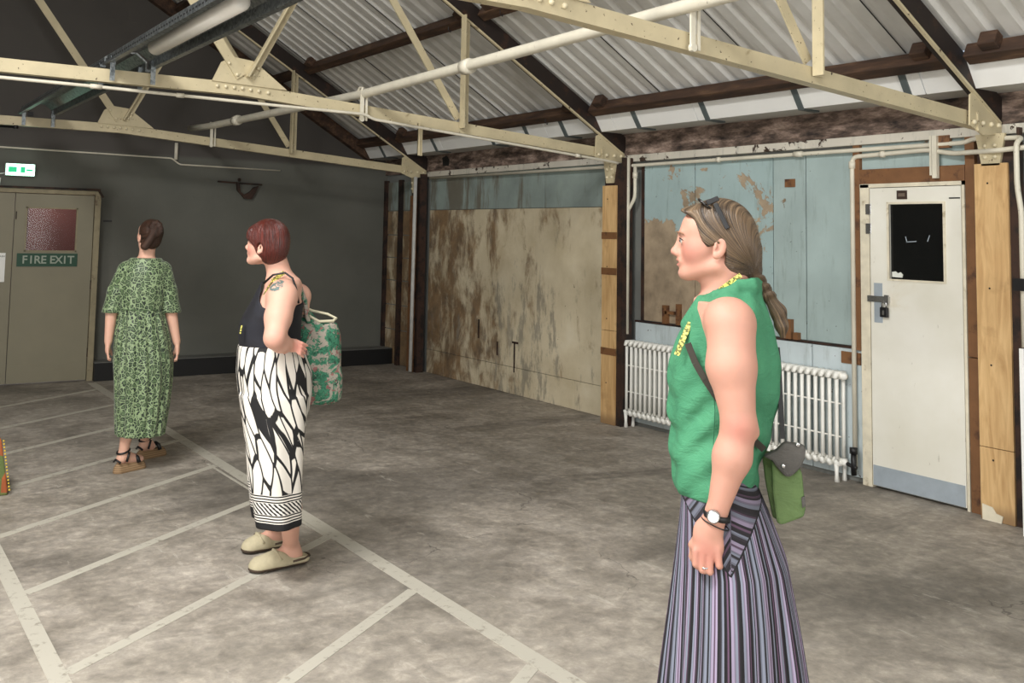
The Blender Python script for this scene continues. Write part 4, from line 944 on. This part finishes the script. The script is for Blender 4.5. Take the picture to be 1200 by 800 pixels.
band('ring', S(826, 664.5, -.222), .0098, .0098, .003, m_chrome, p3, .1, .001)
for y, dx in ((-.09, .01), (.09, -.02)):
    obj('shoe', MB().prism([(.1+dx, 0), (-.16+dx, 0), (-.17+dx, .03), (-.1+dx, .055), (-.02+dx, .075), (.09+dx, .06)], 1, y-.042, y+.042), m_rubber, p3, bevel=.012)
# shoulder bag
W.OB = W.O
sb = thing('shoulder_bag', 'green canvas shoulder bag with dark grey flap on the nearest woman\'s hip', 'bag', W.O, W.rz)
q = lambda px, py, y=-.07: W(px, py, y)
def loop(pts, y): return [tuple(q(a, b, y)) for a, b in pts]
def slab(name, pts, y0, y1, mat, bev=.008):
    a = loop(pts, 0); poly = [(p[0], p[2]) for p in a]; return obj(name, MB().prism(poly, 1, y0, y1), mat, sb, bevel=bev)
m_canvas = linen('green_canvas', hx(80, 102, 58), hx(102, 126, 76)); m_flap = linen('dark_grey_flap', hx(70, 68, 64), hx(94, 91, 86))
slab('bag_body', [(903, 532), (931, 538), (938, 548), (942, 590), (940, 599), (915, 608), (909, 606), (904, 570)], -.06, .07, m_canvas, .012)
slab('bag_gusset', [(893, 532), (908, 533), (911, 572), (912, 606), (905, 604), (897, 565)], -.03, .055, m_canvas, .01)
slab('bag_flap', [(893, 528), (908, 521), (917, 512), (934, 514), (942, 517), (941, 530), (936, 541), (926, 551), (919, 552), (909, 541), (903, 533)], -.075, -.045, m_flap, .008)
for (a, b) in ((935, 521), (918, 546)): obj('snap_button', MB().sphere(q(a, b, -.078), .006, 10, (1, .5, 1)), m_chrome, sb, True)
slab('side_tag', [(937, 576), (941, 574), (942, 585), (938, 588)], -.064, -.056, m_flap, .001)
obj('strap', MB().bar(q(913, 430, -.03), q(917, 514, -.06), .012, .012, (0, 1, 0)).bar(q(911, 408, .0), q(913, 430, -.03), .012, .012, (0, 1, 0)), m_rubber, sb)
st = [W(806, 402, -.146), W(815, 425, -.155), W(826, 444, -.163), W(838, 462, -.165), W(850, 480, -.163), W(872, 505, -.163), W(895, 526, -.11)]
mb = MB()
for a, b in zip(st[:-1], st[1:]): mb.bar(a+(0, -.004, 0), b+(0, -.004, 0), .004, .017, (.6, 0, .8))
obj('strap', mb, simple('dark_webbing', hx(46, 42, 34), .8), sb)
# ================================================================== woman in black top and zebra-print trousers
W = Fig(325, 275, 4.75); S = W
p2 = thing('person', 'red-haired woman in black camisole and zebra-print trousers, hand on hip', 'person', W.O, W.rz)
v = Vol((-.33, -.42, -.01), (.3, .42, 1.72), .0055)
RH = RZ(-.52)@RY(.15); hc = W(312, 287); T2 = head(v, hc, RH, .95)
v.cap(W(322, 300), W(330, 332), .052, .062, .03)
v.ell(W(333, 334), (.085, .15, .05), .04)
v.loft([W.row(330, 316, 347, .13), W.row(340, 308, 352, .17), W.row(355, 297, 354, .165), W.row(375, 285, 351, .15), W.row(395, 282, 350, .14), W.row(410, 282, 352, .15), W.row(435, 285, 358, .17)], .03)
v.ell(W(331, 345, -.155), (.066, .06, .06), .03)
v.cap(W(331, 350, -.16), W(326, 372, -.22), .066, .062, .03); v.cap(W(326, 372, -.22), W(322, 396, -.28), .06, .048, .02)
v.cap(W(322, 396, -.28), W(329, 402, -.235), .046, .042, .02); v.cap(W(329, 402, -.235), W(340, 404, -.185), .042, .029, .02)
v.ell(W(344, 405, -.185), (.033, .016, .030), .012)
for i in range(4): finger(v, [W(347, 399+3.9*i, -.19), W(354-.8*i, 402+4.2*i, -.2), W(360-1.5*i, 405+4.4*i, -.178)], .0082, .0015)
finger(v, [W(339, 407, -.19), W(336, 411, -.205), W(333, 413, -.2)], .0095, .006)
v.ell(W(348, 346, .15), (.066, .062, .06), .03); v.cap(W(350, 348, .16), W(350, 395, .2), .058, .04, .02); v.cap(W(350, 395, .2), W(322, 402, .28), .04, .026, .02)
v.ell(W(316, 402, .28), (.045, .016, .026), .012)
for i in range(4): finger(v, [W(310, 398+2.4*i, .28), W(303, 400+2.4*i, .275), W(299, 402+2.3*i, .262)], .0078, .003)
finger(v, [W(316, 397, .27), W(309, 393, .26), W(305, 394, .255)], .009, .005)
fg = []
for (hx_, hy_, tx_, ty_, ax_, ay_, yo) in ((352, 661, 297, 671, 339, 615, -.11), (331, 641, 288, 648, 325, 600, .12)):
    hg, tg_ = W.G(hx_, hy_), W.G(tx_, ty_); fg.append((hg, tg_)); an = hg+(tg_-hg)*.22+(0, 0, .1); kn = W(ax_-2, ay_-90, yo)
    v.cap(an, W(ax_, ay_-20, yo), .036, .052, .02); v.cap(W(ax_, ay_-20, yo), kn, .052, .06, .03); v.cap(kn, W(322, 440, yo*.8), .06, .085, .03)
    v.cap(an, hg+(tg_-hg)*.1+(0, 0, .05), .034, .03, .02); v.cap(hg+(tg_-hg)*.15+(0, 0, .055), hg+(tg_-hg)*.8+(0, 0, .04), .032, .026, .02)
    v.cap(an+(0, 0, -.03), hg+(tg_-hg)*.55+(0, 0, .055), .032, .024, .03)
ell_eye(T2, p2, .95)
at = face_attrs(T2, .95); at['tat'] = lambda P: (blob(P, W(321, 334, -.2), (.05, .06, .033))+blob(P, W(327, 328, -.19), (.035, .05, .02)) > .25).astype(float)*(P[:, 1] < -.08)
_b2 = at['blush']; at['blush'] = lambda P: np.clip(_b2(P)+blob(P, W(352, 407, -.2), .05)*.45+blob(P, W(322, 396, -.3), .05)*.3, 0, .9)
v.build('body', skin('fair_skin_b', hx(214, 166, 146), hx(198, 104, 96), 'tattoo'), p2, at)
v = Vol((-.32, -.3, .95), (.25, .3, 1.5), .0055)
v.loft([W.row(412, 279, 354, .162), W.row(405, 280, 353, .16), W.row(390, 279, 352.5, .155), W.row(380, 280, 353, .16), W.row(368, 285, 354, .168), W.row(355, 293, 356, .172), W.row(340, 301, 354, .16), W.row(328, 307, 350, .12)], .01)
v.poly([W(*q_)[[0, 2]] for q_ in ((300, 318), (308, 330), (304.5, 350), (308, 357), (316, 360), (335, 360), (342, 356), (358, 353), (380, 353), (380, 290), (300, 290))], -.4, .4, .006, 's')
v.build('camisole', simple('black_jersey', hx(20, 20, 26), .8, c2=hx(26, 27, 36)), p2)
for s_, x0_, x1_ in ((-1, 341, 348.5), (1, 352, 354)):
    cp = [W(309, 332, s_*.10), W(320, 322, s_*.125), W(334, 319.5, s_*.13), W(343, 326, s_*.135), W(347, 338, s_*.15), W(350, 355, s_*.13)]
    obj('camisole_strap', MB().tube(cp, .0055, 6), m_rubber, p2, True)
# bobbed hair
def vstr(c):
    def f(P): d = P-V3(c); return np.stack([np.arctan2(d[:, 1], d[:, 0])+d[:, 0]*2, d[:, 2]*2, d[:, 1]*0], 1)
    return f
v = Vol((-.18, -.16, 1.3), (.16, .16, 1.75), .004)
hh = lambda x, y, z: V3(hc)+RZ(-.52)@V3((x, y, z))*.95
def he(p, r_, k=.02, op='u'): v.ell(hh(*p), V3(r_)*.95, k, op, RZ(-.52))
he((.016, 0, .040), (.106, .090, .094)); he((.040, 0, -.022), (.074, .084, .080), .04); he((-.056, 0, .064), (.036, .07, .034), .02); he((-.05, -.05, .03), (.03, .03, .04), .02)
he((-.085, 0, -.045), (.062, .2, .078), .008, 's'); he((-.035, -.1, -.075), (.045, .05, .05), .01, 's'); he((-.035, .1, -.075), (.045, .05, .05), .01, 's'); he((.012, -.088, -.018), (.019, .022, .028), .004, 's')
v.ell(W(322, 330), (.07, .09, .055), .01, 's')
v.build('hair', hairmat('dark_red_hair', hx(36, 13, 10), hx(108, 40, 29), 20, .3), p2, dict(strand=vstr(hh(.01, -.01, .14))))
obj('lanyard', MB().bar(W(333, 319, -.10), W(319, 329, -.118), .005, .018, (0, 0, 1)).bar(W(319, 329, -.118), W(309, 345, -.1), .005, .016, (.6, 0, 1)), m_lan, p2)
obj('lanyard_badge', MB().bar(W(283.5, 381, -.13), W(281.5, 391, -.13), .008, .02, (0, 1, 0)), m_lan, p2, bevel=.004)
# zebra trousers
def foldz(th, Z, x, y): return .007*np.sin(th*6+Z*3)*np.clip((1.0-Z)/.4, 0, 1)
v = Vol((-.32, -.34, .14), (.28, .36, 1.08), .006)
v.loft([W.row(403, 279, 352, .168), W.row(412, 277.5, 357, .185), W.row(435, 276.5, 366, .205), W.row(455, 278.5, 366, .21), W.row(480, 282, 362, .20)], .03)
v.loft([W.row(460, 280, 364, .15, -.07), W.row(500, 286, 359, .14, -.09), W.row(530, 290, 356, .13, -.10), W.row(560, 292, 354, .125, -.11), W.row(590, 296, 353, .125, -.115), W.row(613, 299.5, 352.5, .13, -.12)], .015, fold=foldz)
v.loft([W.row(460, 280, 350, .15, .07), W.row(520, 288, 345, .13, .10), W.row(560, 290, 342, .12, .115), W.row(601, 294.5, 340, .12, .125)], .012, fold=foldz)
z0 = W(325, 613, -.12)[2]; zh = W(325, 573, -.12)[2]
def zebra():
    n = NT('zebra_print_cloth', .75); o = n.xyz(); s = n.n('SeparateXYZ', {0: n.n('Attribute', attribute_name='wrap').outputs['Vector']}).outputs
    us = n.math('ADD', s[0], n.math('ADD', n.math('MULTIPLY', o[2], .16), n.math('MULTIPLY', n.math('SINE', n.math('MULTIPLY', o[2], 9)), .022)))
    cb = n.n('CombineXYZ', {0: n.math('MULTIPLY', us, 31), 1: n.math('MULTIPLY', o[2], 5.0)}).outputs[0]
    dv = n.n('Mix', {0: .18, 4: cb, 5: n.n('TexNoise', {'Vector': cb, 'Scale': .8, 'Detail': 2}).outputs['Color']}, data_type='VECTOR').outputs[1]
    e_ = n.n('TexVoronoi', {'Vector': dv, 'Scale': 1.3}, feature='DISTANCE_TO_EDGE').outputs['Distance']
    idc = n.n('SeparateXYZ', {0: n.n('TexVoronoi', {'Vector': dv, 'Scale': 1.3}).outputs['Color']}).outputs[0]
    wd_ = n.math('ADD', .015, n.math('MULTIPLY', n.noise(cb, .9, 1), .12)); wd_ = n.math('ADD', wd_, n.math('MULTIPLY', n.math('LESS_THAN', idc, .1), .2))
    blk = n.math('SUBTRACT', 1, n.step(n.math('SUBTRACT', e_, wd_), -.012, .012))
    k = n.mix(blk, hx(222, 216, 206), hx(16, 15, 17))
    zz_ = n.math('SUBTRACT', o[2], z0); hz = zh-z0
    # border: dense hatching between ruled lines, black hem
    ht = n.math('SINE', n.math('ADD', n.math('MULTIPLY', s[0], 420), n.math('MULTIPLY', n.math('SINE', n.math('ADD', n.math('MULTIPLY', s[0], 60), n.math('MULTIPLY', o[2], 100))), 3)))
    ht2 = n.math('SINE', n.math('MULTIPLY', n.math('ADD', n.math('MULTIPLY', s[0], .9), n.math('MULTIPLY', o[2], .7)), 480))
    hk = n.mix(n.step(n.math('ADD', n.math('MULTIPLY', ht, .3), ht2), -.1, .1), hx(225, 220, 212), hx(18, 17, 19))
    ln = n.mix(n.step(n.math('SINE', n.math('MULTIPLY', zz_, 520)), -.1, .1), hx(232, 226, 216), hx(20, 19, 21))
    inb = n.math('LESS_THAN', zz_, hz); k = n.mix(inb, k, ln)
    k = n.mix(n.math('MULTIPLY', n.math('LESS_THAN', zz_, hz-.035), n.math('GREATER_THAN', zz_, .068)), k, hk)
    k = n.mix(n.math('LESS_THAN', zz_, .032), k, hx(16, 15, 17))
    n.col(k).bump(n.noise(n.co((1, 1, .4)), 22, 4), .3, .006); return n.m
def wrap(P): return np.stack([np.arctan2(P[:, 1], P[:, 0]+.0)*.16, P[:, 1], P[:, 1]], 1)
v.build('trousers', zebra(), p2, dict(wrap=wrap))
m_suede = simple('taupe_suede', hx(176, 166, 138), .85, scale=40, var=.08); m_cork = simple('dark_cork_sole', hx(70, 56, 44), .8)
def clog(hg, tg_, wd=.045):
    a = tg_-hg; L = np.linalg.norm(a); ang = math.atan2(a[1], a[0]); c = Vol((-.07, -.07, -.005), (L+.08, .07, .12), .0035)
    c.cap((.0, 0, .018), (L-.03, 0, .018), .036, .05, .02, sz=.36)
    e = thing('shoe', None, None, hg, ang); e.parent = p2
    c.D[:, :, :] = np.maximum(c.D, -(c.ax[2][None, None, :]-.0)); c.build('sole', m_cork, e)
    c = Vol((-.07, -.07, .0), (L+.08, .07, .13), .0035)
    c.cap((.11, 0, .045), (L-.034, 0, .022), .050, .052, .02, sz=.95); c.cap((.0, 0, .03), (.1, 0, .03), .043, .05, .02, sz=.7)
    c.ap(lambda X, Y, Z: Z-.020+X*0+Y*0, (-.07, -.07, -.1), (L+.08, .07, .03), .004, 's')
    c.ell((.02, 0, .095), (.105, .045, .062), .008, 's')
    c.build('upper', m_suede, e)
    obj('buckle_strap', MB().tube([(.10, -.053, .03), (.125, -.048, .062), (.135, -.02, .085), (.137, .02, .085), (.12, .05, .05)], .007, 6), m_suede, e, True)
    obj('buckle', MB().bar((.118, -.058, .045), (.124, -.05, .07), .02, .022, (1, 0, 0)), m_cork, e, bevel=.003)
    obj('footbed_rim', MB().tube([(.06, -.045, .036), (.0, -.043, .04), (-.038, -.02, .042), (-.044, 0, .042), (-.038, .02, .042), (0, .043, .04), (.06, .045, .036)], .005, 6), m_cork, e, True)
for hg, tg_ in fg: clog(hg, tg_+(tg_-hg)*.02)
# leafy tote on the far shoulder
tb = thing('tote_bag', 'tote bag with green palm-leaf print on the red-haired woman\'s far shoulder', 'bag', W.O, W.rz)
def leafmat():
    n = NT('palm_leaf_print', .8); v_ = n.co(); d = n.n('VectorMath', {0: v_, 1: n.n('TexNoise', {'Vector': v_, 'Scale': 14, 'Detail': 3}).outputs['Color']}, operation='ADD').outputs[0]
    a = n.vor(v_, 17); sp = n.noise(n.co(), 46, 4, .6, 1.5); leaf = n.step(n.math('ADD', n.noise(v_, 13, 5, .65, 1.6), n.math('MULTIPLY', sp, .25)), .57, .62)
    k = n.mix(leaf, hx(160, 152, 140), n.ramp(sp, [(.35, hx(18, 74, 54)), (.6, hx(64, 132, 102))]))
    k = n.mix(n.math('MULTIPLY', n.step(n.noise(n.co(loc=(3, 1, 2)), 15, 3, .5, 2), .6, .63), .8), k, hx(150, 84, 88)); k = n.mix(n.step(n.noise(n.co(loc=(7, 1, 2)), 30, 3, .5, 2.5), .64, .66), k, hx(44, 44, 46)); n.col(k); n.bump(n.noise(v_, 9, 4), .4, .02); return n.m
m_leaf = leafmat()
v = Vol((-.02, -.05, .76), (.36, .36, 1.32), .0055)
Y0 = .14
v.loft([W.row(474, 352, 388, .055, Y0), W.row(468, 346, 399, .075, Y0, 3), W.row(440, 345, 401, .085, Y0, 3), W.row(415, 345, 400, .09, Y0), W.row(390, 345, 398, .09, Y0), W.row(376, 345, 394, .08, Y0), W.row(366, 345, 386, .07, Y0)], .01, fold=lambda th, Z, x, y: .004*np.sin(th*5+Z*22))
v.loft([W.row(415, 354, 391, .06, Y0), W.row(390, 352, 392, .078, Y0), W.row(374, 349, 391, .072, Y0), W.row(355, 349, 391, .08, Y0)], .006, 's')
v.poly([W(a, b, Y0)[[0, 2]] for a, b in ((340, 350), (353, 356), (362, 371), (378, 376), (394, 377), (402, 374), (402, 340), (340, 340))], -.2, .5, .01, 's')
v.build('bag_body', m_leaf, tb)
v = Vol((-.02, -.08, 1.15), (.24, .36, 1.5), .0045)
for cp in ([W(343, 327, .10), W(352, 338, .04), W(357, 352, .03), W(361, 376, .06)], [W(343, 331, .12), W(350, 342, .16), W(356, 358, .19), W(368, 374, .2)], [W(338, 326, .1), W(343, 331, .12), W(344, 331, .12)]):
    for a, b in zip(cp[:-1], cp[1:]): v.cap(a, b, .011, .013, .006, sy=1.4)
v.build('strap', m_leaf, tb)
rim = [W(353, 358, Y0), W(360, 369, Y0-.06), W(374, 376.5, Y0-.078), W(390, 376, Y0-.05), W(394, 373, Y0), W(384, 368, Y0+.05), W(366, 364, Y0+.06), W(353, 358, Y0)]
obj('rim', MB().tube(rim, .007, 8), simple('cream_hem', hx(214, 208, 180), .8), tb, True)

# ================================================================== woman in the green leopard-print dress
W = Fig(166, 272, 6.87)
p1 = thing('person', 'woman in a green leopard-print dress seen from behind, nearest the fire doors', 'person', W.O, W.rz)
v = Vol((-.36, -.3, -.01), (.36, .36, 1.76), .006)
RH = RZ(-1.15)@RY(.22); hc = W(175, 276); T1 = head(v, hc, RH, .95)
v.cap(W(174, 284), W(171, 306), .048, .054, .03)
v.loft([W.row(303, 158, 184, .07), W.row(312, 150, 190, .085), W.row(325, 147, 192, .10), W.row(345, 145, 191, .11), W.row(362, 144, 190, .11), W.row(400, 142, 196, .14), W.row(425, 142, 196, .15)], .03)
for s_, pts in ((-1, ((150, 322), (139, 347), (131, 362), (127, 400), (126, 418))), (1, ((189, 322), (197, 347), (200, 362), (207, 400), (208, 419)))):
    y_ = -.0
    v.cap(W(*pts[0]), W(*pts[1]), .042, .042, .03); v.cap(W(*pts[1]), W(*pts[2]), .044, .04, .02); v.cap(W(*pts[2]), W(pts[3][0], pts[3][1], -.02), .04, .026, .02)
    hx0, hy0 = pts[4]; v.ell(W(hx0-s_*.3, hy0-10, -.02), (.018, .036, .045), .014)
    for i in range(4): finger(v, [W(hx0, hy0-6, -.05+.02*i), W(hx0-s_*1.2, hy0+(1, 3, 3, 2)[3-i], -.05+.02*i), W(hx0-s_*3.5, hy0+(2, 4, 4, 3)[3-i], -.045+.02*i)], .0085, .003)
    finger(v, [W(hx0-s_*2, hy0-12, .01), W(hx0-s_*4, hy0-6, .02), W(hx0-s_*5, hy0-2, .02)], .009, .005)
ft = []
for (hgx, hgy, tgx, tgy, kx, ky, yo) in ((139, 554, 160, 549, 154, 480, -.05), (165, 538, 188, 533, 172, 480, .12)):
    hg, tg_ = W.G(hgx, hgy), W.G(tgx, tgy); a = tg_-hg; tg_ = hg+a/np.linalg.norm(a)*.2; ft.append((hg, tg_)); up = V3((0, 0, .055))
    an = hg+(tg_-hg)*.15+(0, 0, .125)
    v.cap(an, W(kx, ky, yo), .030, .055, .02); v.cap(W(kx, ky, yo), W(kx+4, 420, 0), .055, .08, .03)
    v.cap(an+(0, 0, -.02), hg+(tg_-hg)*.05+(0, 0, .088), .03, .028, .015); v.cap(hg+(tg_-hg)*.1+(0, 0, .085), hg+(tg_-hg)*.85+(0, 0, .06), .03, .026, .02); v.cap(an, hg+(tg_-hg)*.6+(0, 0, .08), .026, .022, .02)
ell_eye(T1, p1, .95)
at = face_attrs(T1, .95); at['tat'] = lambda P: P[:, 0]*0
v.build('body', skin('fair_skin_c', hx(214, 168, 146), hx(186, 104, 88)), p1, at)
def foldd(th, Z, x, y): return (.006*np.sin(th*13+.8*np.sin(Z*8))+.004*np.sin(th*27))*np.clip((1.14-Z)/.15, .08, 1)
v = Vol((-.4, -.34, .2), (.42, .36, 1.52), .0065)
for s_, pts in ((-1, ((149, 317), (138, 342), (131, 368))), (1, ((190, 317), (196, 342), (200.5, 366)))):
    a, b, c_ = W(*pts[0]), W(*pts[1]), W(*pts[2]); v.cap(a, b, .066, .066, .03); v.cap(b, c_, .064, .068, .02); v.cap(W(166, 326), b, .06, .055, .02); v.cap(W(160+10*(s_ > 0), 322, -.02), a+(0, -.02, -.08), .072, .070, .02)
v.ap(lambda X, Y, Z: Z-W(170, 366)[2]+X*0+Y*0, (-.42, -.4, 1.0), (.44, .4, W(170, 366)[2]), .006, 's')
v.loft([W.row(302, 154, 188, .09), W.row(308, 147, 194, .112), W.row(317, 141, 198, .132), W.row(335, 139, 197, .138), W.row(350, 139, 194, .135), W.row(361, 139.5, 192, .13), W.row(366, 139, 192.5, .132), W.row(380, 137, 196, .15), W.row(400, 135, 200, .165),
        W.row(415, 134, 201, .17), W.row(419, 133, 202, .178), W.row(445, 134, 201, .18), W.row(480, 135, 197, .17), W.row(508, 136, 193, .165)], .01, fold=foldd)
v.ell(W(172, 298), (.075, .07, .028), .01, 's')
def leopard():
    n = NT('green_leopard_print', .5); v_ = n.co(); d = n.n('Mix', {0: .035, 4: v_, 5: n.n('TexNoise', {'Vector': v_, 'Scale': 20, 'Detail': 2}).outputs['Color']}, data_type='VECTOR').outputs[1]
    di = n.n('TexVoronoi', {'Vector': d, 'Scale': 36}, feature='DISTANCE_TO_EDGE').outputs['Distance']
    ring = n.math('MULTIPLY', n.step(di, .06, .09), n.math('SUBTRACT', 1, n.step(di, .22, .28))); brk = n.step(n.noise(v_, 55, 1), .36, .42)
    k = n.mix(n.step(di, .13, .2), hx(136, 156, 116), hx(84, 106, 70)); k = n.mix(n.math('MULTIPLY', ring, brk), k, hx(20, 36, 24)); n.col(k); n.bump(n.noise(n.co((1, 1, .3)), 30, 3), .4, .008)
    n.b.inputs['Sheen Weight'].default_value = .2; return n.m
v.build('dress', leopard(), p1)
obj('waist_band', MB().tube([W(140, 362, 0)+(0, -.05, 0), W(150, 363, -.118), W(166, 363.5, -.133), W(182, 363, -.118), W(191, 362, -.05)], .004, 6), simple('band_green', hx(70, 92, 60), .7), p1, True)
v = Vol((-.12, -.16, 1.42), (.22, .2, 1.8), .004)
he = lambda p, r_, k=.02, op='u': v.ell(V3(hc)+RH@V3(p)*.95, V3(r_)*.95, k, op, RH)
he((.024, 0, .036), (.096, .082, .088)); he((.03, 0, -.03), (.075, .07, .06), .03)
he((-.09, 0, -.03), (.07, .2, .085), .008, 's'); he((.0, -.085, -.02), (.026, .025, .035), .006, 's'); he((.0, .085, -.02), (.026, .025, .035), .006, 's')
for k_ in range(9):      # twisted bun at the crown
    t = k_/9*2*PI; v.cap(W(183+5*math.cos(t), 268+7*math.sin(t), -.105), W(183+5*math.cos(t+.9), 268+7*math.sin(t+.9), -.09), .021, .018, .003)
v.ell(W(183, 268, -.1), (.024, .03, .03), .006); v.cap(W(170, 288, -.08), W(181, 272, -.11), .03, .026, .01)
v.build('hair', hairmat('dark_brown_hair', hx(24, 15, 12), hx(74, 50, 38), 16), p1, dict(strand=strands(W(182, 268))))
m_esp = NT('espadrille_wedge', .85); n = m_esp; n.col(n.ramp(n.math('SINE', n.math('MULTIPLY', n.xyz()[2], 500)), [(0, hx(130, 104, 76)), (1, hx(160, 132, 98))])); m_esp = n.m
for hg, tg_ in ft:
    a = tg_-hg; L = np.linalg.norm(a); ang = math.atan2(a[1], a[0]); e = thing('sandal', None, None, hg, ang); e.parent = p1
    c = Vol((-.06, -.06, -.005), (L+.07, .06, .09), .004); c.cap((.0, 0, .0), (L-.03, 0, -.015), .038, .044, .01, sz=1.75); c.D[:] = np.maximum(c.D, -c.ax[2][None, None, :]); c.build('wedge_sole', m_esp, e)
    obj('ankle_strap', MB().tube([(.03+.04*math.cos(t), .038*math.sin(t), .135+.012*math.cos(t)) for t in np.linspace(0, 2*PI, 20)], .007, 6), m_rubber, e, True)
    obj('heel_strap', MB().tube([(-.015, -.034, .07), (-.03, 0, .09), (-.015, .034, .07)], .007, 6), m_rubber, e, True)
    obj('side_strap', MB().tube([(.03, -.038, .07), (.05, -.036, .13)], .008, 6), m_rubber, e, True)
    obj('toe_strap', MB().tube([(L-.07, -.042, .05), (L-.075, -.03, .082), (L-.078, 0, .094), (L-.075, .03, .082), (L-.07, .042, .05)], .013, 8), m_rubber, e, True)
